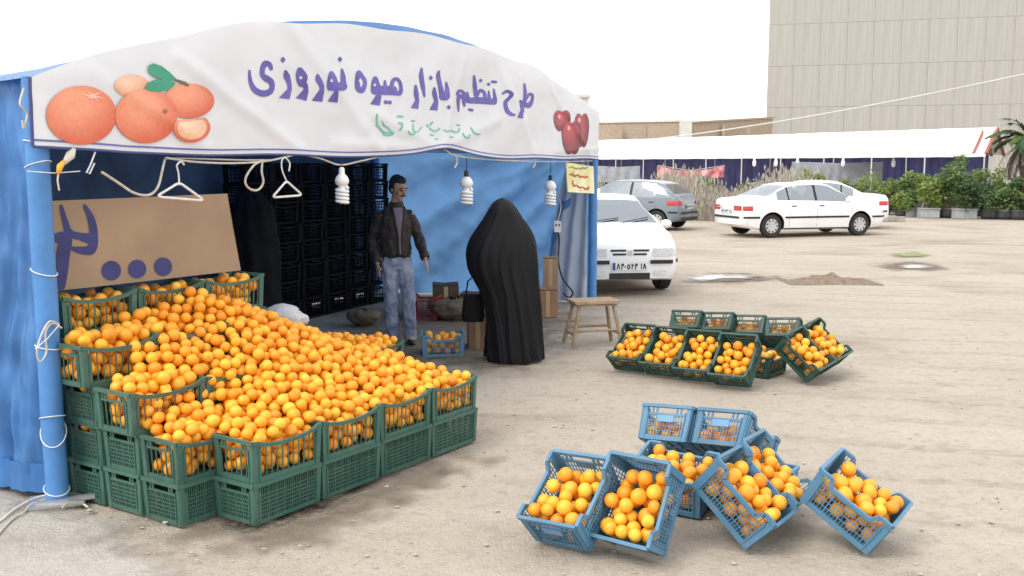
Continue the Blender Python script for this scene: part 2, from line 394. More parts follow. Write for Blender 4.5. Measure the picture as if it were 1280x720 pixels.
def wallseg(px0, y0, px1, y1, Y0, Y1, th=0.4):
    a = atY(px0, y0, Y0); b = atY(px1, y1, Y1)
    vs = [(a.x, a.y, 0), (b.x, b.y, 0), (b.x, b.y, b.z), (a.x, a.y, a.z)]; vs += [(x, y + th, z) for x, y, z in vs]
    return MB().add(vs, [(0, 1, 2, 3), (7, 6, 5, 4), (3, 2, 6, 7), (0, 4, 5, 1), (1, 5, 6, 2), (4, 0, 3, 7)]), a, b
s1, a, b = wallseg(640, 156, 851, 152, 72, 68); s1.build('brick_wall', M_brick, w)
MB().bar(a + Vector((0, .2, .07)), b + Vector((0, .2, .07)), 0.55, 0.14).build('coping', M_pale, w)
s2, a, b = wallseg(864, 154, 966, 148, 68, 72); s2.build('brick_wall', M_brick, w)
MB().bar(a + Vector((0, .2, .06)), b + Vector((0, .2, .06)), 0.5, 0.12).build('coping', M_brick, w)
p = atY(857.5, 152, 67.6); MB().box((p.x, p.y + .2, p.z / 2), (0.75, 0.7, p.z + .1)).build('pillar', M_pale, w)
for px in (775, 806, 905, 936):
    p = atY(px, 152, 69); MB().box((p.x, p.y - .12 + (px > 860) * .3, p.z / 2 - .1), (0.18, 0.3, p.z - .3)).build('buttress', M_brick, w)
hb = thing('pale_house', 'small pale plastered house block showing beside the banner end', 'house', (0, 0, 0))
p0 = atY(690, 122, 95); p1 = atY(736, 122, 95)
MB().box(((p0.x + p1.x) / 2, 98, p0.z / 2), (p1.x - p0.x, 6, p0.z)).build('wall', M_pale, hb)
MB().box(((p0.x + p1.x) / 2, 98, p0.z + .12), (p1.x - p0.x + .3, 6.3, .24)).build('roof', M_pale, hb)

# ================================================================== LONG CANOPY OF THE PLANT NURSERY
M_white_tarp = mat('white_tarp', (0.80, 0.80, 0.79), 0.5, 0.03, 1.5, bump=0.15, bscale=4)
M_blue_cloth = mat('navy_cloth', (0.115, 0.12, 0.30), 0.8, 0.3, 1.2, bump=0.3, bscale=6, stretch=(3, 3, .6), trans=.25)
M_post = mat('white_post', (0.62, 0.62, 0.60), 0.5, 0.08)
M_rust = mat('rusty_frame', (0.30, 0.10, 0.07), 0.8, 0.2)
def shed_pt(t, kind):
    e0, e1 = atY(745, 198, 62), atY(1232, 190, 39); r0, r1 = atY(745, 177, 65.5), atY(1246, 158, 42)
    e = e0.lerp(e1, t); r = r0.lerp(r1, t); e.z = 2.31; r.z = 3.42
    if kind == 'e': return e
    if kind == 'r': return r
    q = r + (r - e); q.z = 2.31
    if kind == 'b': return q
sh = thing('market_canopy', 'long white roofed canopy with navy cloth backing behind the plants', 'canopy')
T0 = -0.35
def roof_fn(a, b):
    def f(u, v):
        t = T0 + (1 - T0) * u; p = shed_pt(t, a).lerp(shed_pt(t, b), v)
        p.z -= 0.07 * abs(math.sin(u * math.pi * 11)) * math.sin(v * math.pi) + 0.02 * noise.noise(p * 1.3)
        return p
    return f
MB().grid(roof_fn('e', 'r'), 132, 8).build('roof_sheet', M_white_tarp, sh, smooth=True)
MB().grid(roof_fn('b', 'r'), 132, 8).build('roof_sheet', M_white_tarp, sh, smooth=True)
mbv = MB(); mbv.grid(lambda u, v: shed_pt(T0 + (1 - T0) * u, 'e') + Vector((0, -0.01, -0.13 * v - (0.012 * abs(math.sin(u * 60)) if v > .5 else 0))), 200, 2); mbv.build('valance', M_white_tarp, sh)
for t in (0.98, 1.0):
    for k in ('e', 'b'): MB().bar(shed_pt(t, k) + Vector((0.02, 0, -.02)), shed_pt(t, 'r') + Vector((0.02, 0, -.06)), 0.12, 0.10).build('gable_rafter', M_rust, sh)
for i in range(14):
    t = T0 + 0.02 + (1 - T0 - 0.02) * i / 13
    for k in ('e', 'b'):
        p = shed_pt(t, k); p = p + Vector((0, 0.06 if k == 'e' else -.1, 0)); MB().tube([(p.x, p.y, 0), (p.x, p.y, 2.28)], 0.030, 8).build('post', M_post, sh)
def cloth(u, v):
    t = T0 + (1 - T0) * u * 0.985; p = shed_pt(t, 'b').lerp(shed_pt(t, 'r'), 0.12)
    q = Vector((p.x, p.y, 0.02 + 2.35 * v)); q.y += 0.10 * math.sin(u * 190 + 2 * noise.noise(Vector((u * 30, v, 0)))) * (0.4 + .6 * (1 - v)); return q
for k in range(9):
    u0, u1 = k / 9 + 0.0008, (k + 1) / 9 - 0.0008
    MB().grid(lambda u, v: cloth(u0 + (u1 - u0) * u, v), 40, 6).build('cloth_panel', M_blue_cloth, sh, smooth=True)
M_net = mat('grey_netting', (0.36, 0.38, 0.42), 0.8, 0.15, 4, trans=0.3)
def hang(name, px0, py0, px1, py1, Y, material, label, cat, sag=0.06, folds=9, amp=.05):
    a, b = atY(px0, py0, Y), atY(px1, py0, Y); c = atY(px0, py1, Y)
    h = a.z - c.z
    def f(u, v):
        p = a.lerp(b, u); return Vector((p.x, p.y + amp * math.sin(u * folds * 6.28 + v * 2) * (0.3 + v), a.z - h * v - sag * math.sin(u * math.pi) * (1 - v) + 0.03 * noise.noise(Vector((u * 9, v * 3, Y)))))
    root = thing(name, label, cat, (0, 0, 0)); MB().grid(f, 48, 8).build('sheet', material, root, smooth=True)
    MB().tube([a + Vector((0, .02, .01)), (a + b) / 2 + Vector((0, .02, .01 - sag)), b + Vector((0, .02, .01))], 0.012, 5).build('cord', M_post, root)
    return root
hang('netting_sheet', 990, 203, 1104, 231, 45.5, M_net, 'grey netting sheet strung under the white canopy eave', 'netting')
M_red = mat('faded_red_cloth', (0.62, 0.16, 0.18), 0.8, 0.3, 3, c2=(0.72, 0.32, 0.33))
hang('red_awning', 822, 207, 906, 222, 50, M_red, 'faded red awning cloth hung low under the canopy', 'awning', sag=.25, amp=.15, folds=5)
hang('netting_sheet', 747, 208, 800, 228, 54, M_net, 'pale netting hung under the canopy beside the red awning', 'netting', folds=4)
M_lampw = mat('lamp_white', (0.82, 0.82, 0.80), 0.35, 0.03)
for px in (943, 970, 997, 1054, 1117):
    p = atY(px, 200, 44 + (1100 - px) * 0.02)
    lp = thing('hanging_lamp', 'small white spiral lamp hanging under the far canopy', 'lamp', (p.x, p.y, p.z), group='lamps under the far canopy')
    MB().lathe([(0.02, 0.1), (0.05, 0.06), (0.06, 0), (0.05, -.02)], seg=10).build('socket', M_lampw, lp, smooth=True)
    MB().lathe([(0.05, -.02), (0.085, -.06), (0.085, -.24), (0.05, -.30), (0.01, -.31)], seg=10).build('bulb', M_lampw, lp, smooth=True)
    MB().tube([(0, 0, .1), (0, 0, 2.3 - p.z + .1)], 0.008, 5).build('cord', M_post, lp)

# ================================================================== PLANTS
def leaf_mat(name, cols, trans=0.3):
    m = bpy.data.materials.new(name); m.use_nodes = True; N = m.node_tree.nodes; L = m.node_tree.links; b = N['Principled BSDF']
    g = N.new('ShaderNodeNewGeometry'); r = N.new('ShaderNodeValToRGB'); L.new(g.outputs['Random Per Island'], r.inputs[0])
    e = r.color_ramp.elements
    while len(e) < len(cols): e.new(0.5)
    for i, c in enumerate(cols): e[i].position = i / max(1, len(cols) - 1); e[i].color = (*c, 1)
    L.new(r.outputs[0], b.inputs['Base Color']); b.inputs['Roughness'].default_value = 0.55; b.inputs['Specular IOR Level'].default_value = 0.3
    t = N.new('ShaderNodeBsdfTranslucent'); L.new(r.outputs[0], t.inputs[0]); ms = N.new('ShaderNodeMixShader'); ms.inputs[0].default_value = trans
    L.new(b.outputs[0], ms.inputs[1]); L.new(t.outputs[0], ms.inputs[2]); L.new(ms.outputs[0], N['Material Output'].inputs[0]); return m
G_mid = leaf_mat('leaf_green', [(0.08, 0.13, 0.04), (0.14, 0.22, 0.07), (0.22, 0.30, 0.11)])
G_dark = leaf_mat('leaf_dark', [(0.045, 0.085, 0.035), (0.08, 0.14, 0.055), (0.13, 0.20, 0.09)])
G_lime = leaf_mat('leaf_lime', [(0.13, 0.20, 0.04), (0.24, 0.32, 0.08), (0.34, 0.38, 0.14)])
G_dry = leaf_mat('dry_straw', [(0.30, 0.25, 0.17), (0.45, 0.39, 0.30), (0.36, 0.29, 0.31), (0.56, 0.52, 0.45), (0.24, 0.27, 0.13), (0.42, 0.36, 0.36)], 0.15)
M_bark = mat('bark', (0.13, 0.09, 0.06), 0.9, 0.25, 20, bump=0.5)
def leaves(rng, n, clumps, size, jitter=0.35):
    """clumps: list of (centre, radii); leaf quads scattered near their shells"""
    cl = [clumps[i] for i in rng.integers(0, len(clumps), n)]
    c = np.array([k[0] for k in cl]); r = np.array([k[1] for k in cl])
    d = rng.normal(size=(n, 3)); d /= np.linalg.norm(d, axis=1)[:, None]
    p = c + d * r * (rng.random(n) ** 0.45)[:, None]
    a = rng.normal(size=(n, 3)); a[:, 2] *= 0.6; a /= np.linalg.norm(a, axis=1)[:, None]
    b = np.cross(a, d + rng.normal(size=(n, 3)) * .6); b /= np.linalg.norm(b, axis=1)[:, None] + 1e-9
    s = size * rng.uniform(.6, 1.4, n)[:, None]
    v = np.stack([p - a * s, p + b * s * .45, p + a * s, p - b * s * .45], 1).reshape(-1, 3)
    f = np.arange(n * 4).reshape(-1, 4)
    me = bpy.data.meshes.new('foliage'); me.from_pydata(v.tolist(), [], f.tolist()); return me
def shrub(name, px, pybase, pytop, Y, wid, lm, label, group, n=650, pot='bag', seed=0, size=.065):
    rng = np.random.default_rng(seed); b = atY(px, pybase, Y); h = atY(px, pytop, Y).z; x, y = b.x, Y
    root = thing(name, label, 'plant', (x, y, 0), group=group)
    ph = 0.32 if pot else 0.02; cl = []
    for i in range(9):
        t = rng.random(); zz = ph + (h - ph) * (0.12 + 0.8 * t); rr = wid * (0.36 + .25 * rng.random()) * (1.1 - 0.45 * t)
        cl.append(((rng.normal() * wid * .28, rng.normal() * wid * .28, zz), (rr, rr, rr * rng.uniform(.7, 1.3))))
    me = leaves(rng, n, cl, size); me.materials.append(lm); obj('foliage', me, root)
    st = MB()
    for i in range(4):
        e = cl[i][0]; st.tube([(rng.normal() * .03, rng.normal() * .03, ph * .5), (e[0] * .4, e[1] * .4, (ph + e[2]) / 2), e], [0.018, 0.013, 0.006], 5)
    st.build('stem', M_bark, root)
    if pot == 'bag': MB().lathe([(wid * .40, 0), (wid * .46, .12), (wid * .45, .28), (wid * .48, .34), (wid * .42, .345), (wid * .38, .30)], seg=12).build('pot', M_bagm, root, smooth=True)
    if pot == 'box':
        q = MB(); q.box((0, 0, .16), (wid * 1.1, .4, .32)); q.box((0, 0, .325), (wid * 1.16, .46, .04)); q.build('pot', M_boxm, root)
    return root
M_bagm = mat('grow_bag', (0.05, 0.052, 0.055), 0.55, 0.3, 8, bump=.5, bscale=20)
M_boxm = mat('grey_planter', (0.36, 0.37, 0.37), 0.8, 0.15, 5)
g_r = 'potted shrubs in the nursery row'
rowR = [  # px, base, top, Y, width, material, pot, label
 (1127, 270, 240, 36.6, .55, G_lime, 'bag', 'low lime green shrub in a black bag past the white sedan'),
 (1143, 271, 220, 36.4, .62, G_mid, 'box', 'upright green shrub in a grey planter beside the lime shrub'),
 (1160, 272, 228, 35.8, .60, G_lime, 'box', 'light green bushy shrub in a grey planter in front of the tall one'),
 (1186, 272, 196, 35.9, .85, G_mid, 'bag', 'tallest leafy light green shrub in the nursery row'),
 (1205, 273, 218, 35.2, .66, G_dark, 'box', 'dark cone shaped shrub in a grey planter'),
 (1218, 271, 206, 37.0, .8, G_mid, 'bag', 'broad green shrub standing behind the dark cone shrub'),
 (1236, 274, 228, 35.0, .62, G_dark, 'bag', 'dark clipped shrub in a black bag below the palm'),
 (1254, 275, 226, 34.8, .62, G_mid, 'bag', 'green clipped shrub in a black bag below the palm'),
 (1272, 275, 222, 34.6, .66, G_dark, 'bag', 'dense dark shrub in a black bag below the palm fronds'),
 (1290, 275, 220, 34.4, .7, G_mid, 'bag', 'green shrub in a black bag beside the palm')]
for i, (px, yb, yt, Y, wd, lm, pot, lab) in enumerate(rowR): shrub('potted_shrub', px, yb, yt, Y, wd, lm, lab, g_r, 1700, pot, 20 + i)
for i in range(19):
    px = 880 + i * 23; lm = (G_lime, G_mid, G_lime)[i % 3] if px > 990 else (G_mid, G_dry)[i % 2]
    shrub('shrub', px, 268, (228 if px < 990 else 214) + 7 * ((i * 5) % 3), 37.5 + (i % 3) * .8, .85, lm, 'bushy green shrub in the bed behind the potted row' if px > 1115 else 'loose green shrub growing in the bed behind the parked sedans' if px > 990 else 'scrubby low shrub among the dry weeds behind the sedan', 'garden shrubs behind the sedans', 1500, None, 50 + i, .065)
# dry weeds, one uncountable mass
rng = np.random.default_rng(3); vs = []; fs = []
for k in range(5600):
    px = 742 + 275 * rng.random(); Y = 33.5 + 9 * rng.random(); p = atY(px, 205, Y); x = p.x
    hgt = rng.uniform(.6, 1.85) * (0.85 + .25 * math.sin(px * .045 + 1)); ln = rng.normal(0, .30, 2); hgt *= rng.uniform(.55, 1.0); wv = rng.uniform(.008, .022)
    o = len(vs); mid = (x + ln[0] * .35, Y + ln[1] * .35, hgt * .6); tip = (x + ln[0], Y + ln[1], hgt)
    vs += [(x - wv, Y, 0), (x + wv, Y, 0), (mid[0] + wv, mid[1], mid[2]), (mid[0] - wv, mid[1], mid[2]), (tip[0], tip[1], tip[2]), (tip[0] + wv * 1.8, tip[1], tip[2] - .10), (tip[0] - wv * 1.8, tip[1], tip[2] - .12), (tip[0], tip[1], tip[2] - .26)]
    fs += [(o, o + 1, o + 2, o + 3), (o + 3, o + 2, o + 4), (o + 4, o + 5, o + 7, o + 6)]
me = bpy.data.meshes.new('dry_weeds'); me.from_pydata(vs, [], fs); me.materials.append(G_dry)
tag(obj('dry_weeds', me), 'tall dry straw coloured weeds behind the grey hatchback', 'weeds', kind='stuff')
# kerb of loose blocks at the bed's edge
M_blk = mat('kerb_block', (0.33, 0.31, 0.28), 0.9, 0.2, 5, bump=.4)
kb = thing('bed_edging', 'row of grey concrete blocks edging the weed bed', 'edging')
for i in range(26):
    p = atY(862 + i * 6.2 if i < 10 else 900 + i * 9, 270, 34.2 - (i * .03))
    MB().box((p.x, p.y, .09), (0.30 if i % 3 else .24, .18, .18 - .03 * (i % 2)), Matrix.Rotation((i * 37 % 11 - 5) * .03, 3, 'Z')).build('block', M_blk, kb)
# palm
def palm(px, Y):
    b = atY(px, 250, Y); root = thing('palm_tree', 'shaggy fan palm with dry brown skirt beside the canopy end', 'palm', (b.x, Y, 0))
    rng = np.random.default_rng(11)
    MB().tube([(0, 0, 0), (0.05, 0, 1.0), (0.02, 0, 2.0), (0, 0, 2.9)], [.34, .30, .26, .22], 12).build('trunk', M_bark, root, smooth=True)
    def frond(mb, az, el, ln, droop, w):
        d = Vector((math.cos(az), math.sin(az), 0)); p = Vector((0, 0, 2.75)) + d * .12; pts = []; e = el
        for i in range(9):
            pts.append(p.copy()); p = p + (d * math.cos(e) + Vector((0, 0, math.sin(e)))) * ln / 8; e -= droop / 8
        mb.tube(pts, [.022 * (1 - i / 10) for i in range(9)], 4)
        for i in range(2, 9):
            for s in (-1, 1):
                for q in range(3):
                    a = pts[i] - (pts[i] - pts[i - 1]) * q / 3; sd = d.cross(Vector((0, 0, 1))) * s; dirn = (sd * .9 + (pts[i] - pts[i - 1]).normalized() * .9 + Vector((0, 0, -.25 - .3 * rng.random()))).normalized()
                    t = a + dirn * w * (1.1 - abs(i - 5) / 8) * rng.uniform(.8, 1.15); n = Vector((0, 0, 1)).cross(dirn).normalized() * .038
                    m_ = a.lerp(t, .5); mb.add([a - n * .5, a + n * .5, m_ + n, t, m_ - n], [(0, 1, 2, 3, 4)])
    for k in range(26):
        mb = MB(); frond(mb, k * 2.399, RAD(rng.uniform(0, 80)), rng.uniform(1.0, 1.45), RAD(80), .46); mb.build('frond', G_dark if k % 3 else G_mid, root)
    for k in range(34):
        mb = MB(); frond(mb, k * 2.399 + .7, RAD(rng.uniform(-75, -15)), rng.uniform(.9, 1.5), RAD(45), .28); mb.build('dry_frond', G_dry, root)
palm(1283, 37.2)
# overhead cable
p0, p1 = atY(690, 184, 66), atY(1330, 82, 34); pts = [p0.lerp(p1, t) + Vector((0, 0, -0.5 * 4 * t * (1 - t))) for t in np.linspace(0, 1, 24)]
tag(MB().tube(pts, [0.035 - .012 * i / 23 for i in range(24)], 6).build('overhead_cable', M_post), 'pale overhead cable crossing in front of the concrete building', 'cable')
# ================================================================== CRATES
def plastic(name, c, var=.10, rough=.46, orand=.16):
    m = mat(name, c, rough, var, 5, bump=.12, bscale=40, spec=.45, orand=orand); N = m.node_tree.nodes; L = m.node_tree.links; b = N['Principled BSDF']
    src = b.inputs['Base Color'].links[0].from_socket; tc = N.new('ShaderNodeTexCoord'); oi = N.new('ShaderNodeObjectInfo'); mp = N.new('ShaderNodeMapping'); L.new(tc.outputs['Object'], mp.inputs[0])
    cx = N.new('ShaderNodeCombineXYZ'); ml = N.new('ShaderNodeMath'); ml.operation = 'MULTIPLY'; ml.inputs[1].default_value = 37; L.new(oi.outputs['Random'], ml.inputs[0]); L.new(ml.outputs[0], cx.inputs[0]); L.new(cx.outputs[0], mp.inputs['Location'])
    n = N.new('ShaderNodeTexNoise'); n.inputs['Scale'].default_value = 11; n.inputs['Detail'].default_value = 9; n.inputs['Roughness'].default_value = .7; L.new(mp.outputs[0], n.inputs['Vector'])
    r = N.new('ShaderNodeValToRGB'); L.new(n.outputs['Fac'], r.inputs[0]); r.color_ramp.elements[0].position = .50; r.color_ramp.elements[1].position = .72
    r.color_ramp.elements[0].color = (0, 0, 0, 1); r.color_ramp.elements[1].color = (.55, .55, .55, 1)
    x = N.new('ShaderNodeMixRGB'); L.new(r.outputs[0], x.inputs[0]); L.new(src, x.inputs[1]); x.inputs[2].default_value = (*[k * .55 + d * .30 for k, d in zip(c, (.40, .35, .28))], 1); L.new(x.outputs[0], b.inputs['Base Color'])   # dust and scuffs
    return m
M_green = plastic('green_crate_plastic', (0.050, 0.128, 0.098))
M_dgreen = plastic('dark_green_crate_plastic', (0.021, 0.072, 0.058))
M_blue = plastic('blue_crate_plastic', (0.080, 0.205, 0.32))
M_black = mat('black_crate_plastic', (0.006, 0.007, 0.008), .7, .2, 5, spec=.15)
M_plate = plastic('crate_label_plastic', (0.16, 0.33, 0.55))
def crate_kit(W, L, H, m, style, mplate=None, pitch=.026, cw=.056, bw=.0065, hs=None):
    th = .008
    hs_ = hs or (.042 if bw > .005 else .030)
    def taper(mb):
        mb.v = [(x * (1 - .05 * (1 - z / H)), y * (1 - .045 * (1 - z / H)), z) for x, y, z in mb.v]; return mb
    def side():
        mb = MB(); x = W / 2 - th / 2
        top = (lambda t: H) if style == 'flat' else (lambda t: H - .036 * max(0, 1 - (2 * t / (L - .06)) ** 2) ** .6) if style == 'sag' else (lambda t: H - .045 * min(1, max(0, (L / 2 - .075 - abs(t)) / .02)))
        for s in (-1, 1):
            mb.box((x, s * (L / 2 - cw / 2), H / 2 - .008), (th, cw, H - .016))
            mb.box((x + .004, s * (L / 2 - cw - .002), H / 2 - .02), (th + .006, .008, H - .05))
        mb.box((x, 0, .014), (th + .004, L - .02, .028)); n = 18
        ts = [(-L / 2 + .004) + (L - .008) * k / n for k in range(n + 1)]
        for a, b in zip(ts[:-1], ts[1:]): mb.bar((x + .003, a, top(a) - .010), (x + .003, b, top(b) - .010), .018, .020)
        k = 0; t = -L / 2 + cw + .014
        while t < L / 2 - cw - .009:
            h = top(t) - .018; mb.box((x, t, (h + .026) / 2), (.005, bw if k % 4 else bw * 1.6, h - .026)); t += pitch; k += 1
        for z in np.arange(.028 + hs_, H - .06, hs_): mb.box((x, 0, z), (.0045, L - 2 * cw, bw * 1.1))
        return taper(mb).mesh('side_panel', m)
    def end():
        mb = MB(); y = -L / 2 + th / 2
        for s in (-1, 1):
            mb.box((s * (W / 2 - cw / 2 - .002), y, H / 2 - .01), (cw - .004, th, H - .02)); mb.box((s * (W / 2 - cw - .006), y - .003, H / 2 - .02), (.008, th + .006, H - .05))
        mb.box((0, y, .014), (W - .02, th + .004, .028)); mb.box((0, y - .003, H - .010), (W - .006, .018, .020))
        mb.box((0, y, H - .060), (W - .10, th, .012))
        for s in (-1, 1): mb.box((s * .068, y, H - .037), (.012, th, .034)); mb.box((s * (W / 4 + .01), y, H - .037), (.010, th, .034))
        x = -W / 2 + cw + .012; k = 0
        while x < W / 2 - cw - .008:
            mb.box((x, y, (H - .06) / 2 + .012), (bw if k % 4 else bw * 1.6, .005, H - .09)); x += pitch; k += 1
        for z in np.arange(.028 + hs_, H - .07, hs_): mb.box((0, y, z), (W - 2 * cw, .0045, bw * 1.1))
        return taper(mb).mesh('end_panel', m)
    def base():
        mb = MB(); mb.box((0, 0, .012), (W * .95 - .02, L * .955 - .02, .006))
        for k in range(5): mb.box((-W * .42 + W * .84 * k / 4, 0, .005), (.018, L * .94, .010))
        for k in range(4): mb.box((0, -L * .44 + L * .88 * k / 3, .0045), (W * .92, .018, .009))
        return mb.mesh('base', m)
    kit = {'side': side(), 'end': end(), 'base': base(), 'dims': (W, L, H)}
    if mplate:
        mb = MB(); mb.box((0, -L / 2 - .001, H - .088), (.115, .008, .040)); kit['plate'] = taper(mb).mesh('label_plate', mplate)
    return kit
def put_crate(kit, loc, rot, label, group, name='plastic_crate'):
    r = thing(name, label, 'crate', loc, rot, group)
    obj('base', kit['base'], r)
    for a in (0, math.pi):
        obj('side_panel', kit['side'], r, (0, 0, 0), (0, 0, a)); e = obj('end_panel', kit['end'], r, (0, 0, 0), (0, 0, a))
        if 'plate' in kit: obj('label_plate', kit['plate'], e)
    return r
K_stack = crate_kit(.315, .50, .232, M_green, 'sag', pitch=.040, cw=.036, bw=.0058, hs=.16)
K_flat = crate_kit(.315, .50, .230, M_green, 'flat', pitch=.0145, cw=.034, bw=.0046, hs=.022)
K_green = crate_kit(.34, .42, .19, M_dgreen, 'step', cw=.034, bw=.0045, pitch=.024)
K_blue = crate_kit(.34, .42, .22, M_blue, 'step', M_plate, pitch=.019, cw=.036, bw=.0036)
K_black = crate_kit(.32, .50, .24, M_black, 'sag', pitch=.05)

# ------------------------------------------------------------------ oranges
def orange_mat():
    m = bpy.data.materials.new('orange_peel'); m.use_nodes = True; N = m.node_tree.nodes; L = m.node_tree.links; b = N['Principled BSDF']
    g = N.new('ShaderNodeNewGeometry'); oi = N.new('ShaderNodeObjectInfo'); ad = N.new('ShaderNodeMath'); ad.operation = 'ADD'; fr = N.new('ShaderNodeMath'); fr.operation = 'FRACT'
    L.new(g.outputs['Random Per Island'], ad.inputs[0]); L.new(oi.outputs['Random'], ad.inputs[1]); L.new(ad.outputs[0], fr.inputs[0])
    r = N.new('ShaderNodeValToRGB'); L.new(fr.outputs[0], r.inputs[0]); e = r.color_ramp.elements
    e[0].color = (0.86, 0.285, .016, 1); e[1].color = (0.93, 0.50, .045, 1)
    for p, c in ((.25, (0.91, 0.355, .020)), (.8, (0.93, 0.43, .028))): k = e.new(p); k.color = (*c, 1)
    tc = N.new('ShaderNodeTexCoord'); n = N.new('ShaderNodeTexNoise'); n.inputs['Scale'].default_value = 14; L.new(tc.outputs['Object'], n.inputs['Vector'])
    mx = N.new('ShaderNodeMixRGB'); mx.blend_type = 'MULTIPLY'; mx.inputs[0].default_value = .35; rr = N.new('ShaderNodeValToRGB'); L.new(n.outputs['Fac'], rr.inputs[0])
    rr.color_ramp.elements[0].color = (.62, .58, .4, 1); rr.color_ramp.elements[1].color = (1, 1, 1, 1); rr.color_ramp.elements[0].position = .3; rr.color_ramp.elements[1].position = .6
    L.new(r.outputs[0], mx.inputs[1]); L.new(rr.outputs[0], mx.inputs[2]); L.new(mx.outputs[0], b.inputs['Base Color'])
    b.inputs['Roughness'].default_value = .42; b.inputs['Specular IOR Level'].default_value = .45; b.inputs['Subsurface Weight'].default_value = .0
    n2 = N.new('ShaderNodeTexNoise'); n2.inputs['Scale'].default_value = 420; L.new(tc.outputs['Object'], n2.inputs['Vector'])
    bp = N.new('ShaderNodeBump'); bp.inputs['Strength'].default_value = .25; bp.inputs['Distance'].default_value = .002; L.new(n2.outputs['Fac'], bp.inputs['Height']); L.new(bp.outputs[0], b.inputs['Normal'])
    return m
M_orange = orange_mat()
def orange_shape(seed, seg=18, rings=12):
    rg = random.Random(seed); vs = [Vector((0, 0, -.95))]; fl = rg.uniform(.90, .99)
    for i in range(1, rings):
        t = -math.pi / 2 + math.pi * i / rings
        for k in range(seg): a = 2 * math.pi * k / seg; vs.append(Vector((math.cos(t) * math.cos(a), math.cos(t) * math.sin(a), math.sin(t) * fl)))
    vs.append(Vector((0, 0, fl - .10)))                                   # stem dimple
    vs = [v * (1 + .02 * noise.noise(v * 1.7 + Vector((seed * 3, 0, 0)))) for v in vs]; fs = []
    for k in range(seg): fs.append((0, 1 + (k + 1) % seg, 1 + k))
    for i in range(rings - 2):
        for k in range(seg): k2 = (k + 1) % seg; a = 1 + i * seg; fs.append((a + k, a + k2, a + seg + k2, a + seg + k))
    a = 1 + (rings - 2) * seg; t_ = len(vs) - 1
    for k in range(seg): fs.append((a + k, a + (k + 1) % seg, t_))
    return vs, fs
O_SHAPES = [orange_shape(s) for s in range(4)]
O_MESH = []
for vs, fs in O_SHAPES: mb = MB(); mb.add([v * .042 for v in vs], fs); O_MESH.append(mb.mesh('orange', M_orange, smooth=True))
O_LOW = [(np.array([tuple(v) for v in vs]), fs) for vs, fs in (orange_shape(9, 12, 8), orange_shape(10, 12, 8))]
def deposit(rng, sample, floor, target, rlo=.033, rhi=.0425, k=24, fails=40, nmax=2000, comp=.96):
    S = np.zeros((0, 4)); fc = 0
    while fc < fails and len(S) < nmax:
        xy = sample(k); r = rng.uniform(rlo, rhi); z = floor(xy) + r
        if len(S):
            d2 = (xy[:, None, 0] - S[None, :, 0]) ** 2 + (xy[:, None, 1] - S[None, :, 1]) ** 2; R = (r + S[None, :, 3]) * comp
            zz = np.where(d2 < R * R, S[None, :, 2] + np.sqrt(np.maximum(0, R * R - d2)), -9).max(1); z = np.maximum(z, zz)
        e = z - target(xy); i = int(np.argmin(e))
        if e[i] > 0: fc += 1; continue
        S = np.vstack([S, [xy[i, 0], xy[i, 1], z[i], r]])
    return S
ORANGES = []        # (x, y, z, r, on_top, label_key)
def fill_template(kit, seed, level, slope):
    W, L, H = kit['dims']; rng = np.random.default_rng(seed); mx, my = W / 2 - .052, L / 2 - .052
    smp = lambda k: np.stack([rng.uniform(-mx, mx, k), rng.uniform(-my, my, k)], 1)
    tgt = lambda xy: H - level - slope * (xy[:, 1] + L / 2)
    S = deposit(rng, smp, lambda xy: np.full(len(xy), .016), tgt, fails=25)
    return [(x, y, z, r, z > H - level - slope * (y + L / 2) - .055) for x, y, z, r in S]
TPL = {}
def fill_crate(root, kit, kname, level, slope, key, variant=0, flip=False):
    tk = (kname, level, slope, variant)
    if tk not in TPL: TPL[tk] = fill_template(kit, hash(tk[1:]) % 1000 + len(kname), level, slope)
    M = Matrix.Translation(root.location) @ root.rotation_euler.to_matrix().to_4x4()
    for x, y, z, r, top in TPL[tk]:
        p = M @ Vector(((-x if flip else x), y, z)); ORANGES.append((p.x, p.y, p.z, r, top, key))

# ------------------------------------------------------------------ stepped stack and heap by the tent
P1 = gp(320, 660); UA = Vector((.55, .835, 0)).normalized(); VB = Vector((-UA.y, UA.x, 0)); YAW = math.atan2(UA.y, UA.x)
def AB(a, b, z=0): return P1 + UA * a + VB * b + Vector((0, 0, z))
HC = .230
def stack_crate(a0, b0, lvl, label, group, jit=0.006, fill=None, key=None, under=False):
    rj = random.uniform(-1, 1)
    p = AB(a0 + .25 + random.uniform(-jit, jit), b0 + .1575 + random.uniform(-jit, jit), (lvl - 1) * HC)
    r = put_crate(K_flat if under else K_stack, p, (0, 0, YAW - math.pi / 2 + rj * .012), label, group)
    if fill is not None: fill_crate(r, K_stack, 'stack', fill, 0.0, key, variant=random.randrange(3), flip=random.random() < .5)
    return r
g1 = 'green crates of the stepped orange stack'
for k in range(4):
    stack_crate(k * .505, 0, 1, 'empty green crate on the ground along the front of the orange heap', g1, under=True)
    stack_crate(k * .505, 0, 2, 'green crate brimming with oranges in the front row of the heap', g1, fill=.05, key='heap')
stack_crate(-.22, .322, 1, 'empty green crate under the jutting corner crate of the heap', g1, under=True)
stack_crate(-.22, .322, 2, 'jutting corner green crate of oranges beside the front row', g1, fill=.01, key='heap')
for l in (1, 2): stack_crate(-.225, .642, l, 'empty green crate at the heap foot facing the blue post', g1, under=True)
stack_crate(-.27, .630, 3, 'green crate of oranges on the third tier beside the blue post', g1, fill=-.04, key='heap')
for l in (1, 2, 3): stack_crate(-.23 - .03 * (l > 2), .962, l, 'green crate stacked directly behind the blue tent post', g1, fill=.03 if l > 1 else None, key='rest', under=True)
stack_crate(-.33, .945, 4, 'green crate of oranges on the fourth tier behind the blue post', g1, fill=-.035, key='rest')
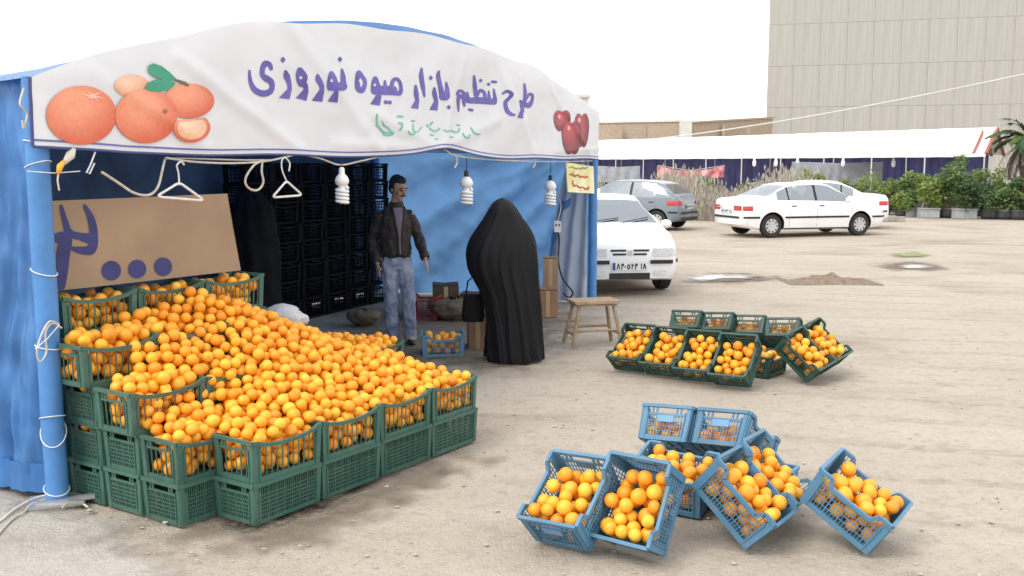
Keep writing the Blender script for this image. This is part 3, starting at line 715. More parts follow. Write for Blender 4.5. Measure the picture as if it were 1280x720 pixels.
for k in range(3):
    for l in range(1 if k == 0 else 4, 6):
        stack_crate(-.22 + k * .505, 1.285, l, 'green crate of oranges in the top tier below the cardboard sheet' if l == 5 else 'shaded green crate in the columns below the cardboard sheet', g1, fill=.03 if l > 3 else None, key='rest', under=l < 5)
for k in range(2):
    for l in (1, 2): stack_crate(1.80 + k * .505, 1.30, l, 'green crate of oranges behind the heap toward the standing man', g1, fill=.02 if l == 2 else None, key='rest')
stack_crate(.285, .322, 2, 'green crate half buried under the orange heap', g1); stack_crate(.236, .640, 3, 'green crate half buried under the orange heap', g1); stack_crate(.176, .955, 4, 'green crate half buried under the orange heap', g1)
# height of the loose heap over the crates
HP = np.array([(-.2, .03, .45), (0, .03, .47), (.5, .03, .47), (1, .03, .47), (1.5, .03, .465), (2.0, .03, .445), (.05, .3, .51), (.5, .3, .57), (1, .3, .57), (1.5, .3, .54), (2.0, .3, .49),
  (-.15, .4, .49), (.2, .6, .57), (0, .8, .76), (.2, .75, .76), (-.08, 1.1, .92), (.15, 1.1, .95), (.5, .6, .70), (1, .6, .73), (1.5, .6, .64), (1.8, .6, .585), (2.0, .6, .50), (.45, .9, .86), (.9, .9, .91), (1.4, .9, .74), (1.7, .9, .6), (2, .9, .48),
  (.3, 1.2, 1.02), (.7, 1.22, 1.08), (.95, 1.22, 1.00), (1.2, 1.2, .88), (1.5, 1.25, .74), (1.8, 1.3, .66), (2.3, 1.35, .54), (2.8, 1.4, .47), (2.0, 1.6, .58), (2.6, 1.6, .48), (1.5, 1.6, .7)])
def _phi(A, B): return np.sqrt(((A[:, None, :] - B[None, :, :]) ** 2).sum(-1) + .01)
_w = np.linalg.solve(_phi(HP[:, :2], HP[:, :2]) + 1e-6 * np.eye(len(HP)), HP[:, 2])
def hz(ab): return _phi(ab, HP[:, :2]) @ _w
def in_heap(ab):
    a, b = ab[:, 0], ab[:, 1]
    return ((b > .05) & (b < .34) & (a > .05) & (a < 1.965)) | ((b >= .34) & (b < .66) & (a > -.165) & (a < 1.93) & ((b > .368) | (a > .30))) | ((b >= .62) & (b < .96) & (a > -.02) & (a < 1.85)) | ((b >= .95) & (b < 1.24) & (a > .13) & (a < 1.75)) | ((b > 1.30 + .05 * (a > 1.8)) & (b < 1.58) & (a > 1.72) & (a < 2.75))
rngH = np.random.default_rng(42)
def heap_sample(k):
    out = np.zeros((0, 2))
    while len(out) < k:
        q = np.stack([rngH.uniform(-.2, 2.8, 60), rngH.uniform(.03, 1.58, 60)], 1); out = np.vstack([out, q[in_heap(q)]])
    return out[:k]
HS = deposit(rngH, heap_sample, lambda ab: np.maximum(hz(ab) - .20, .30), lambda ab: hz(ab) + .014, rlo=.0315, rhi=.0385, k=70, fails=110, nmax=3200)
for a, b, z, r in HS:
    h = float(hz(np.array([[a, b]]))[0])
    if z > h - .15: p = AB(a, b, z); ORANGES.append((p.x, p.y, p.z, r, z > h - .05, 'heap'))

# ------------------------------------------------------------------ crates propped up for show
def prop(kit, kname, loc, deg, label, group, level, slope, key, variant=0, flip=False):
    r = put_crate(kit, loc, tuple(RAD(d) for d in deg), label, group)
    if level is not None: fill_crate(r, kit, kname, level, slope, key, variant, flip)
    return r
gb = 'blue crates of oranges set out on the dirt'
prop(K_blue, 'blue', (.34, 4.909, .136), (37.6, -3, -35.7), 'tilted blue crate of oranges at the free end of the blue group', gb, .005, .12, 'b1')
prop(K_blue, 'blue', (.676, 4.818, .187), (60, -.5, -37.6), 'steeply tipped blue crate of oranges with its side panel showing', gb, .015, .20, 'b2', 1)
prop(K_blue, 'blue', (1.11, 4.929, .15), (42.5, 2.8, 57), 'blue crate of oranges tipped sideways against the crates leaning away', gb, .005, .14, 'b3', 2)
prop(K_blue, 'blue', (1.682, 4.904, .126), (32.9, -3.9, 54.2), 'blue crate of oranges tipped sideways at the outer corner of the group', gb, .005, .12, 'b4', 3)
prop(K_blue, 'blue', (1.30, 5.222, .133 + .02), (42.5, 2.8, 57), 'blue crate of oranges tucked behind another tipped blue crate', gb, .01, .15, 'b5', 4)
prop(K_blue, 'blue', (.913, 5.42, .055), (3, -15, 60), 'blue crate of oranges half hidden in the middle of the blue group', gb, .02, .0, 'b8', 5)
prop(K_blue, 'blue', (1.002, 5.94, .165), (-30.5, -4.6, -37), 'blue crate leaning away from the front ones, nearer the pale rimmed crates', gb, .09, -.10, 'rest', 6)
prop(K_blue, 'blue', (1.285, 5.706, .185), (-35, -5.5, -41), 'blue crate leaning away, next to the sideways tipped crates', gb, .09, -.10, 'rest', 7)
prop(K_blue, 'blue', (1.34, 5.42, 0), (0, 0, 56), 'blue crate on the ground behind the sideways tipped ones', gb, .06, 0, 'rest', 8)
gg = 'dark green crates of oranges set out on the dirt'
for k in range(4):
    t = k / 3; loc = Vector((1.177, 9.159, .141)).lerp(Vector((1.966, 8.495, .165)), t)
    prop(K_green, 'green', loc, (40 + 8 * t, -2.5, -41 + 1.5 * k), 'tilted dark green crate of oranges in the front row of four', gg, .005, .12, 'g', k)
R9 = (41.7, -6.5, 48); r9 = Euler(tuple(RAD(d) for d in R9)).to_matrix(); c9 = Vector((2.544, 8.746, .158))
prop(K_green, 'green', c9, R9, 'dark green crate of oranges tipped sideways beside the front row', gg, .0, .11, 'g', 4)
prop(K_green, 'green', c9 + r9 @ Vector((.347, 0, 0)), R9, 'dark green crate of oranges tipped sideways behind its twin', gg, .0, .11, 'g', 5)
for k, (loc, deg) in enumerate((((1.848, 10.20, .134), (-35.5, -4, -37)), ((2.143, 10.06, .136), (-35, -5, -36)), ((2.44, 9.99, .125), (-32, -4, -33)), ((2.735, 9.81, .125), (-32, -5, -33)))):
    prop(K_green, 'green', loc, deg, 'dark green crate of oranges leaning away in the back row', gg, .06, -.06, 'rest', 6 + k)
for x, y, yw in ((2.28, 9.02, -38), (2.02, 9.24, -38), (1.75, 9.46, -40)):
    prop(K_green, 'green', (x, y, 0), (0, 0, yw), 'dark green crate of oranges propping up the tilted front row', gg, .0, 0, 'rest', 9)
# floor crate inside the tent
fc = gp(552, 447)
prop(K_blue, 'blue', (fc.x, fc.y + .19, 0), (0, 0, 96), 'blue crate of oranges on the tent floor between man and woman', None, .03, 0, 'rest', 3)

# ------------------------------------------------------------------ make the oranges: the 300 nearest that show are things, the others one mass
LAB = {'heap': ('loose ripe orange on the big heap over the green crates', 'oranges on the big heap'),
 'b1': ('orange in the tilted blue crate at the free end of the blue group', 'oranges in the end blue crate'),
 'b2': ('orange in the steeply tipped blue crate', 'oranges in the steep blue crate'),
 'b3': ('orange in the blue crate tipped sideways near the leaning pair', 'oranges in the sideways blue crate'),
 'b4': ('orange in the sideways blue crate at the outer corner', 'oranges in the corner blue crate'),
 'b5': ('orange in the blue crate tucked behind a tipped one', 'oranges in the tucked blue crate'),
 'b8': ('orange in the half hidden blue crate amid the group', 'oranges in the half hidden blue crate')}
order = sorted(range(len(ORANGES)), key=lambda i: (ORANGES[i][0] ** 2 + ORANGES[i][1] ** 2 + (ORANGES[i][2] - CAM_H) ** 2) / (1 if ORANGES[i][4] and ORANGES[i][5] in LAB else 1e-6))
solo = set(order[:300]); rv = []; rf = []; rg = random.Random(4); nv = 0
for i, (x, y, z, r, top, key) in enumerate(ORANGES):
    e = Euler((rg.uniform(0, 6.28), rg.uniform(0, 6.28), rg.uniform(0, 6.28)))
    if i in solo:
        o = obj('orange', O_MESH[i % 4], None, (x, y, z), e); o.scale = (r / .042,) * 3; tag(o, LAB[key][0], 'orange', LAB[key][1])
    else:
        vs, fs = O_LOW[i % 2]; R = np.array(e.to_matrix()); rv.append(vs @ R.T * r + np.array([x, y, z])); rf.extend([tuple(q + nv for q in f) for f in fs]); nv += len(vs)
me = bpy.data.meshes.new('oranges'); me.from_pydata(np.vstack(rv).tolist(), [], rf); me.materials.append(M_orange); me.polygons.foreach_set('use_smooth', [True] * len(me.polygons))
tag(obj('oranges', me), 'remaining oranges filling the heap and the farther crates', 'oranges', kind='stuff')
# ================================================================== TENT
TO = gp(72, 630); TR = gp(740, 380); TU = (TR - TO).normalized(); TN = Vector((-TU.y, TU.x, 0)); TL = (TR - TO).length; TD = 3.45
def T(s, q, z): return TO + TU * s + TN * q + Vector((0, 0, z))
def tpt(px, py, q=0.0):
    d = ray(px, py); c = Vector((0, 0, CAM_H)); t = ((TO + TN * q - c).dot(TN)) / d.dot(TN); return c + d * t
def tsz(px, py, q=-.08):
    p = tpt(px, py, q); return (p - TO).dot(TU), p.z
AX = np.array([-.3, .036, .944, 1.709, 2.648, 3.6, 4.5, 5.47, 6.6, 7.58, 8.3, 8.88, 9.2]); AZ = np.array([2.24, 2.37, 2.60, 2.82, 2.975, 3.045, 3.062, 3.03, 2.915, 2.755, 2.62, 2.505, 2.43])
_pf = np.polyfit(AX, AZ, 4)
def arch(s): return float(np.polyval(_pf, s))
M_tarp = mat('blue_tarpaulin', (0.055, 0.19, 0.46), .36, .20, 2.2, bump=.35, bscale=9, trans=.18, tcol=(.10, .30, .70), spec=.6)
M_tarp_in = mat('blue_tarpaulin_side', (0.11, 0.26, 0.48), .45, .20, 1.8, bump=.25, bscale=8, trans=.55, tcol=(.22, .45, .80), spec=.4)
M_back = mat('grey_blue_canvas', (0.085, 0.135, 0.205), .7, .3, 2, bump=.3, bscale=8)
M_pole = mat('blue_painted_pole', (0.075, 0.225, 0.50), .45, .14, 5, bump=.15, bscale=14)
M_flap = mat('pale_plastic_sheet', (0.52, 0.57, 0.64), .4, .08, 2, trans=.25)
M_steel = mat('galvanised_steel', (0.45, 0.45, 0.45), .4, .15, 8, metal=.6)
M_string = mat('white_string', (0.72, 0.72, 0.70), .7, .08, 20)
M_rope = mat('cream_rope', (0.55, 0.50, 0.42), .85, .15, 30)
tent = thing('market_tent', 'large blue tarpaulin tent with an arched roof over the orange stack', 'tent')
def wr(p, k, amp): return amp * (noise.noise(p * k) + .5 * noise.noise(p * k * 2.3 + Vector((3, 1, 7))))
def roofz(s, v): return (arch(s) + .02) * (1 - .75 * v) + 2.25 * .75 * v
def roof(u, v):
    s = -.06 + (TL + .12) * u; q = -.04 + (TD + .1) * v; z = (arch(s) + .02) * (1 - .75 * v) + 2.25 * .75 * v
    p = T(s, q, z); p.z += wr(p, 1.6, .02) - .05 * math.sin(v * math.pi) * abs(math.sin(u * math.pi * 6)) ; return p
MB().grid(roof, 120, 40).build('roof_sheet', M_tarp, tent, smooth=True)
def lip(u, v):
    s = -.06 + (TL + .12) * u; p = T(s, -.05 - .03 * v, arch(s) + .028 + .012 * noise.noise(Vector((s * 2.5, 0, 0))) - .05 * v); return p
MB().grid(lip, 120, 2).build('roof_hem', M_tarp, tent, smooth=True)
def side_l(u, v):
    q = .06 + (TD - .06) * u; z = .05 + (roofz(0, u) - .05) * v; p = T(0, q, z)
    f = .10 * noise.noise(Vector((q * 5 + z * .9, z * .8, 0))) + .07 * abs(noise.noise(Vector((q * 9 - z * 1.6, z * 1.5, 5)))) + .05 * noise.noise(Vector((q * 17 + z * 2.0, z * 2.4, 3))) + .012 * math.sin(q * 55 + 4 * noise.noise(Vector((q * 3, z, 1))))
    return p + TU * (.015 + f * (.75 - .3 * v)) + wr(p, 4, .018) * TU
MB().grid(side_l, 260, 80).build('side_wall', M_tarp, tent, smooth=True)
def skirt(u, v):
    q = -.02 + (TD) * u; p = side_l(u, 0); p = p + TU * (-.018 - .01 * math.sin(q * 19)) + Vector((0, 0, .17 * v - .012 + .012 * math.sin(q * 9))); return p
MB().grid(skirt, 140, 3).build('wall_hem', M_tarp, tent, smooth=True)
def side_r(u, v):
    q = .0 + TD * u; z = .02 + (roofz(TL, u) - .04) * v; p = T(TL, q, z)
    ang = math.atan2(2.5 - z, q + .15); rad = math.hypot(2.5 - z, q)
    f = .085 * math.sin(ang * 15 + 1.6 * noise.noise(p * 1.3)) * min(1, rad / 1.2) + .04 * math.sin(ang * 31 + 2.5 * noise.noise(p * .9)) * min(1, rad) + .03 * math.sin(q * 11)
    return p + TU * (.05 + f) + wr(p, 3, .06) * TU
MB().grid(side_r, 120, 70).build('side_wall', M_tarp_in, tent, smooth=True)
def back(u, v):
    s = TL * u; z = .02 + (roofz(s, 1) - .04) * v; p = T(s, TD, z); return p + TN * (.06 * math.sin(s * 5.2 + z) + wr(p, 2.5, .05))
MB().grid(back, 160, 40).build('back_wall', M_back, tent, smooth=True)
def flap(u, v):
    w = .62 - .34 * v ** 1.5; q = .05 + w * u; z = .04 + 2.0 * v; p = T(TL - .07, q, z); return p + TU * (-.035 * math.sin(u * 17 + v * 2.5) * (1 - .5 * v) + wr(p, 4, .02))
MB().grid(flap, 40, 50).build('door_flap', M_flap, tent, smooth=True)
def pole(s, q, top, r=.061):
    pts = [T(s, q, z) + Vector((.006 * noise.noise(Vector((z * 3, s, 0))), .006 * noise.noise(Vector((z * 3, s, 5))), 0)) for z in np.linspace(.012, top, 26)]
    return MB().tube(pts, [r * (1 + .05 * noise.noise(Vector((z * 5, s, 2)))) for z in range(26)], 16).build('pole', M_pole, tent, smooth=True, sharp=50)
pole(0, 0, 2.36); pole(TL, 0, 2.48); pole(0, TD - .06, 2.36); pole(TL - .06, TD - .06, 2.48)
MB().tube([T(s, -.02, arch(s) - .03) for s in np.linspace(0, TL, 40)], .028, 10).build('arch_pipe', M_pole, tent, smooth=True)
MB().tube([T(s, -.02, 2.03) for s in np.linspace(0, TL, 8)], .026, 10).build('cross_bar', M_pole, tent, smooth=True)
for s in (2.2, 4.4, 6.6): MB().tube([T(s, q, roofz(s, max(0, (q + .04) / (TD + .1))) - .09) for q in np.linspace(0, TD - .05, 8)], .022, 8).build('roof_bar', M_pole, tent, smooth=True)
# foot plate and ties of the near pole
pb = MB(); c = TO.copy()
pb.box(c + Vector((0, 0, .020)), (.30, .22, .016), Matrix.Rotation(.35, 3, 'Z')); pb.box(c + Vector((.13, .01, .034)), (.24, .045, .022), Matrix.Rotation(.55, 3, 'Z')); pb.box(c + Vector((.05, -.07, .034)), (.26, .03, .018), Matrix.Rotation(.1, 3, 'Z'))
pb.build('foot_plate', M_steel, tent)
def ringtie(z, tilt, ph):
    pts = [T(0, 0, z) + Vector((.0665 * math.cos(a), .0665 * math.sin(a), tilt * .045 * math.sin(a + ph))) for a in np.linspace(0, 2 * math.pi, 25)[:-1]]
    return pts
def polez(py): return tpt(66, py, 0).z
for py, tl in ((338, .5), (432, .3), (521, -.4), (540, 1.6), (612, -.6), (180, .4), (206, -.5)):
    m_ = MB(); m_.tube(ringtie(polez(py), tl, py), .0032, 6, closed=True); m_.build('string_tie', M_string, tent)
def px_path(pts, q, jitter=0): return [tpt(x, y, q) for x, y in pts]
def smooth_path(P, n=8):
    out = []; m = len(P)
    for i in range(m - 1):
        p0, p1, p2, p3 = P[max(i - 1, 0)], P[i], P[i + 1], P[min(i + 2, m - 1)]
        for t in np.linspace(0, 1, n, endpoint=False): out.append(0.5 * ((2 * p1) + (-p0 + p2) * t + (2 * p0 - 5 * p1 + 4 * p2 - p3) * t * t + (-p0 + 3 * p1 - 3 * p2 + p3) * t ** 3))
    return out + [P[-1]]
lp = smooth_path([tpt(x, y, -.09) for x, y in ((74, 405), (62, 402), (52, 418), (46, 440), (50, 452), (58, 440), (57, 415), (66, 404), (77, 410))]); MB().tube(lp, .005, 6).build('rope_loop', M_rope, tent)
lp = smooth_path([tpt(x, y, -.10) for x, y in ((30, 110), (25, 130), (34, 142), (30, 160), (28, 150))]); MB().tube(lp, .006, 6).build('rope_loop', M_rope, tent)
for a, b in (((74, 406), (44, 436)), ((52, 104), (50, 180)), ((34, 214), (100, 214))):
    MB().tube([tpt(*a, -.10), (tpt(*a, -.10) + tpt(*b, -.10)) / 2 + Vector((0, 0, -.01)), tpt(*b, -.10)], .003, 5).build('string_tie', M_string, tent)
# ground lines from the foot plate
for k, pts in enumerate((((66, 618), (45, 622), (20, 635), (-6, 655), (-40, 668)), ((66, 622), (40, 630), (30, 640), (12, 652), (-20, 690)), ((78, 634), (92, 625), (104, 630), (110, 634)))):
    P = [gp(x, y, .030 - .004 * i) for i, (x, y) in enumerate(pts)]; tag(MB().tube(smooth_path(P), .006, 6).build('guy_rope', M_rope if k else M_string), ('grey white rope end lying from the tent foot plate toward the pavement', 'frayed cream rope lying on the pavement by the tent foot', 'short rope scrap beside the foot plate and the green crates')[k], 'rope')

# ================================================================== BANNER
M_ban = mat('banner_vinyl', (0.735, 0.735, 0.74), .45, .03, 2, trans=.10, spec=.35)
M_pur = mat('purple_ink', (0.115, 0.095, 0.36), .5, .22, 9)
M_grn = mat('green_ink', (0.16, 0.50, 0.36), .5, .15, 12)
M_hem = mat('navy_hem', (0.06, 0.07, 0.20), .6, .1)
creases = [(.95, 2.55, 2.2, 2.0, .030, .05), (2.0, 2.95, 3.3, 2.0, .022, .07), (0.3, 2.4, 1.2, 2.0, .016, .05), (4.3, 2.05, 3.2, 2.3, .022, .05), (4.4, 2.06, 5.6, 2.35, .022, .06), (4.3, 2.04, 2.6, 2.05, .02, .04), (5.5, 3.0, 6.6, 2.0, .018, .07), (7.0, 2.8, 8.4, 2.0, .02, .05), (8.8, 2.1, 7.2, 2.05, .015, .03), (4.4, 2.06, 4.8, 2.9, .016, .06)]
def ban_d(s, z):
    d = .045 * noise.noise(Vector((s * .9, z * 1.6, 0))) + .016 * noise.noise(Vector((s * 2.6, z * 3, 4))) + .006 * noise.noise(Vector((s * 7, z * 9, 1)))
    for x0, z0, x1, z1, am, wd in creases:
        dx, dz = x1 - x0, z1 - z0; t = ((s - x0) * dx + (z - z0) * dz) / (dx * dx + dz * dz); tt = min(1, max(0, t))
        e = math.hypot(s - x0 - dx * tt, z - z0 - dz * tt); d += am * math.exp(-(e / wd) ** 2)
    return d
def ban_bot(s): return 1.962 + .09 * math.exp(-((s - 4.42) / .55) ** 2) + .025 * max(0, 1 - s / .5) + .006 * math.sin(s * 4)
def ban_pt(s, z, off=0.0):
    return T(s, -.09 - .035 - ban_d(s, z) * .75 - off, z)
ban = thing('banner', 'long white arched banner with purple Persian lettering across the tent front', 'banner')
def ban_fn(u, v):
    s = -.13 + (TL - .02) * u; zb, zt = ban_bot(s), arch(s) + .048 + .008 * math.sin(s * 5) - (.075 * max(0, math.sin((s - 1.9) / 4.4 * math.pi)) ** .6 if 1.9 < s < 6.3 else 0); return ban_pt(s, zb + (zt - zb) * v)
MB().grid(ban_fn, 300, 34).build('sheet', M_ban, ban, smooth=True)
MB().grid(lambda u, v: ban_pt(-.13 + (TL - .02) * u, ban_bot(-.13 + (TL - .02) * u) + .030 + .010 * v, .005), 300, 1).build('hem_stripe', mat('blue_stripe', (.12, .13, .38), .5, .1), ban)
MB().tube([ban_pt(-.13 + (TL - .02) * u, ban_bot(-.13 + (TL - .02) * u)) for u in np.linspace(0, 1, 120)], .008, 6).build('bottom_cord', M_hem, ban)
MB().tube([ban_pt(-.13, ban_bot(0) + (arch(0) - ban_bot(0)) * v) for v in np.linspace(0, 1, 10)], .010, 6).build('edge_cord', M_hem, ban)
def R3(sts): return [[(300 + x / 6.737, 70 + y / 6.737, r * 1.14 / 6.737) for x, y, r in st] for st in sts]
def R4(sts): return [[(480 + x / 6.4, 80 + y / 6.4, r * 1.02 / 6.4) for x, y, r in st] for st in sts]
def P3(ps): return [[(300 + x / 6.737, 70 + y / 6.737) for x, y in p] for p in ps]
def P4(ps): return [[(480 + x / 6.4, 80 + y / 6.4) for x, y in p] for p in ps]
def on_ban(px, py, off=.004):
    q = -.12
    for _ in range(5): s, z = tsz(px, py, q); q = -.09 - .035 - ban_d(s, z) * .75 - off
    return ban_pt(s, z, off)
words = [  # strokes (x, y, half width), polygons and counters traced on the banner plane
 (R3([[(265, 108, 12), (250, 72, 18), (215, 64, 22), (192, 105, 18), (192, 160, 18), (225, 190, 24), (262, 215, 22), (272, 262, 18), (250, 302, 22), (195, 316, 24), (135, 292, 22), (98, 240, 16), (84, 180, 12), (82, 125, 8)]]), [], []),
 (R3([[(385, 125, 7), (395, 170, 24), (415, 230, 16), (420, 290, 14)], [(350, 32, 6), (362, 32, 16), (374, 32, 6)]]), P3([[(330, 352), (418, 364), (434, 290), (425, 250), (405, 275)], [(362, 4), (386, 30), (364, 58), (342, 34)]]), []),
 (R3([[(505, 118, 20), (492, 170, 18), (520, 235, 24), (545, 175, 22), (507, 118, 20)], [(520, 220, 22), (550, 250, 20), (560, 310, 14)]]), P3([[(470, 354), (560, 377), (576, 300), (552, 268)]]), R3([[(515, 182, 13)]])),
 (R3([[(655, 162, 9), (662, 200, 22), (688, 250, 18), (693, 310, 14)]]), P3([[(605, 376), (695, 386), (707, 310), (688, 262)]]), []),
 (R3([[(770, 145, 16), (757, 200, 15), (765, 255, 28), (800, 255, 26), (802, 195, 14), (772, 145, 16)], [(765, 262, 28), (868, 255, 32)], [(872, 240, 22), (868, 170, 18), (860, 112, 7)]]), P3([[(738, 382), (822, 393), (832, 300), (805, 285)], [(842, 2), (864, 26), (844, 52), (824, 30)]]), R3([[(775, 207, 13)]])),
 (R3([[(1000, 140, 16), (990, 210, 18), (995, 268, 20), (1025, 288, 22), (1048, 258, 16), (1052, 208, 14), (1028, 168, 14), (1000, 140, 16)]]), [], R3([[(1012, 205, 10), (1026, 228, 12)]])),
 (R3([[(1140, 187, 15), (1122, 240, 13), (1135, 290, 26), (1165, 285, 26), (1160, 232, 13), (1140, 187, 15)], [(1140, 288, 32), (1290, 285, 30)], [(1225, 270, 15), (1222, 212, 9)], [(1229, 388, 15)], [(1262, 391, 15)]]) + R4([[(0, 222, 26), (60, 225, 24), (125, 236, 17)], [(55, 200, 16), (75, 132, 15), (105, 120, 13), (130, 150, 13), (138, 210, 15), (128, 238, 14)]]), P3([[(1098, 406), (1180, 417), (1192, 330), (1160, 310)]]), R3([[(1137, 243, 11)]])),
 (R4([[(255, 172, 8), (258, 230, 19), (268, 300, 14)]]), P4([[(215, 351), (275, 359), (283, 290), (260, 278)]]), []),
 (R4([[(302, 36, 8), (300, 100, 19), (312, 180, 17), (326, 258, 7)]]), [], []),
 (R4([[(405, 192, 7), (405, 235, 19), (420, 300, 14)]]), P4([[(365, 366), (428, 373), (436, 300), (410, 283)], [(375, 90), (394, 110), (376, 132), (358, 112)]]), []),
 (R4([[(440, 62, 10), (435, 100, 17), (452, 180, 17), (470, 255, 24)], [(470, 262, 28), (505, 262, 22), (506, 200, 16), (498, 148, 7)]]), P4([[(520, 326), (538, 346), (520, 366), (501, 345)]]), []),
 (R4([[(598, 378, 5), (595, 300, 13), (602, 250, 13)], [(588, 240, 11), (602, 215, 11), (630, 222, 12), (652, 255, 15)], [(625, 262, 16), (680, 290, 23), (780, 292, 27), (880, 302, 24)], [(640, 300, 16), (645, 335, 8)], [(675, 280, 13), (668, 228, 7)], [(722, 98, 9), (728, 180, 17), (735, 250, 15)], [(745, 252, 13), (770, 212, 13), (800, 226, 13), (810, 262, 13), (790, 290, 16)], [(845, 290, 15), (838, 218, 7)], [(890, 290, 17), (880, 203, 7)], [(775, 132, 13)], [(838, 162, 12)], [(868, 142, 11), (895, 144, 11)], [(684, 365, 11), (706, 369, 11)]]), [], []),
 (R4([[(952, 236, 9), (985, 218, 12), (1025, 240, 15), (1000, 275, 13), (972, 310, 15), (985, 370, 17), (1015, 400, 15), (1048, 408, 7)]]), [], []),
 (R4([[(1125, 162, 9), (1130, 230, 13), (1125, 300, 13)], [(1095, 300, 13), (1120, 320, 19), (1160, 330, 21), (1185, 290, 13), (1187, 248, 11), (1160, 245, 11), (1128, 298, 11)], [(1105, 330, 18), (1112, 380, 11)]]), P4([[(1068, 430), (1112, 436), (1119, 380), (1098, 358)]]), [])]
for st, po, ho in words: print_mesh(st, po, .42, on_ban, 'lettering', M_pur, ban, ho)
def R1(sts): return [[(460 + x / 8, 135 + y / 8, r / 8) for x, y, r in st] for st in sts]
print_mesh(R1([[(95, 60, 5), (90, 130, 9), (110, 190, 9), (170, 250, 14), (250, 245, 12)], [(80, 170, 6), (130, 215, 10)], [(150, 170, 6), (200, 200, 9), (235, 240, 9)], [(160, 265, 9), (205, 272, 12), (250, 262, 8)], [(140, 130, 4), (170, 180, 6)]]), [], .35, on_ban, 'emblem', M_grn, ban)
print_mesh(R1([[(300, 84, 10), (345, 86, 10)], [(312, 150, 10), (345, 155, 10), (340, 195, 8), (325, 218, 9)], [(440, 128, 9), (462, 130, 9)], [(540, 190, 6), (500, 235, 8), (460, 225, 9), (455, 165, 7)], [(410, 235, 8), (430, 262, 8), (470, 258, 7)], [(590, 165, 7), (605, 185, 7), (640, 150, 9), (650, 140, 7)], [(720, 205, 6), (680, 230, 9), (640, 220, 8), (620, 200, 7)], [(625, 268, 8), (655, 272, 8)], [(680, 308, 7), (695, 308, 7)], [(895, 170, 10), (915, 172, 9)], [(760, 215, 6), (790, 235, 7), (830, 225, 7), (870, 240, 9), (905, 235, 9), (915, 205, 6)], [(830, 288, 8), (850, 292, 8)], [(1030, 195, 6), (1055, 235, 8), (1080, 258, 8), (1120, 262, 6)], [(950, 250, 6), (970, 285, 8), (1005, 300, 7), (1020, 270, 6)]]), [], .35, on_ban, 'small_lettering', M_grn, ban)
# printed fruit: flat ink, shaded as in the print by a gradient of inks
def ink(name, inner, outer, sc_=3.0):
    m = bpy.data.materials.new(name); m.use_nodes = True; N = m.node_tree.nodes; L = m.node_tree.links; b = N['Principled BSDF']; b.inputs['Roughness'].default_value = .45
    a = N.new('ShaderNodeAttribute'); a.attribute_name = 'ink'; r = N.new('ShaderNodeValToRGB'); L.new(a.outputs['Fac'], r.inputs[0]); r.color_ramp.elements[0].color = (*inner, 1); r.color_ramp.elements[1].color = (*outer, 1); r.color_ramp.elements[0].position = .25
    t = N.new('ShaderNodeTexCoord'); n = N.new('ShaderNodeTexNoise'); n.inputs['Scale'].default_value = 40; L.new(t.outputs['Object'], n.inputs['Vector'])
    x = N.new('ShaderNodeMixRGB'); x.blend_type = 'MULTIPLY'; x.inputs[0].default_value = .25; L.new(r.outputs[0], x.inputs[1]); L.new(n.outputs['Fac'], x.inputs[2]); L.new(x.outputs[0], b.inputs['Base Color']); return m
I_or = ink('print_orange', (.94, .37, .21), (.70, .13, .06)); I_or2 = ink('print_orange_rim', (.88, .55, .38), (.84, .36, .2)); I_red = ink('print_red', (.52, .07, .08), (.16, .012, .025)); I_leaf = ink('print_leaf', (.05, .38, .22), (.02, .22, .13)); I_cut = ink('print_cut_fruit', (.92, .66, .44), (.9, .48, .28)); I_hi = ink('print_highlight', (.95, .68, .54), (.90, .34, .17)); I_hir = ink('print_gloss', (.85, .5, .48), (.55, .10, .10)); I_stem = ink('print_stem', (.16, .12, .06), (.16, .12, .06))
def disc(name, cx, cy, rx, ry, rot, m, off, parent=ban, clip=None, n=36, k=7, radial=False):
    mb = MB(); vs = []; at = []
    for i in range(k + 1):
        for j in range(n):
            a = 2 * math.pi * j / n; x, y = rx * i / k * math.cos(a), ry * i / k * math.sin(a)
            if clip: y = max(y, clip * ry)
            vs.append(on_ban(cx + x * math.cos(rot) - y * math.sin(rot), cy + x * math.sin(rot) + y * math.cos(rot), off)); at.append(i / k if radial else min(1, math.hypot(x / rx + .2, y / ry + .45) / 1.4))
    fs = [(i * n + j, i * n + (j + 1) % n, (i + 1) * n + (j + 1) % n, (i + 1) * n + j) for i in range(k) for j in range(n)]
    mb.add(vs, fs); o = mb.build(name, m, parent); A = o.data.attributes.new('ink', 'FLOAT', 'POINT'); A.data.foreach_set('value', at); return o
disc('printed_orange', 165, 107, 22, 14, 0, I_or2, .005)
disc('printed_orange', 236, 126, 32, 22, 0, I_or, .007)
disc('printed_orange', 102, 144, 44, 37, 0, I_or, .008)
disc('printed_orange', 183, 145, 39, 34, 0, I_or, .010)
M_pale_ink = mat('pale_navel_ink', (.90, .56, .42), .5, .1)
print_mesh([[(116 + 2 * math.cos(a), 120 + 1.4 * math.sin(a), .9), (116 + ln * math.cos(a + .1), 120 + ln * .62 * math.sin(a + .1), .35)] for a, ln in ((.2, 15), (.9, 12), (1.7, 8), (2.5, 10), (3.3, 15), (4.0, 11), (4.7, 8), (5.5, 13))], [], .3, lambda x, y: on_ban(x, y, .0118), 'printed_navel', M_pale_ink, ban)
print_mesh([[(207 + 1.5 * math.cos(a), 139 + 1.5 * math.sin(a), 1.0), (207 + 3.6 * math.cos(a), 139 + 3 * math.sin(a), .4)] for a in (.3, 1.5, 2.8, 4.0, 5.2)], [], .3, lambda x, y: on_ban(x, y, .0138), 'printed_stem', mat('print_calyx', (.22, .16, .07), .5), ban)
disc('printed_slice', 240, 160, 23, 18, -.1, I_or, .012, clip=-.62); disc('printed_slice', 240, 160, 18.5, 14.5, -.1, I_cut, .014, clip=-.62)
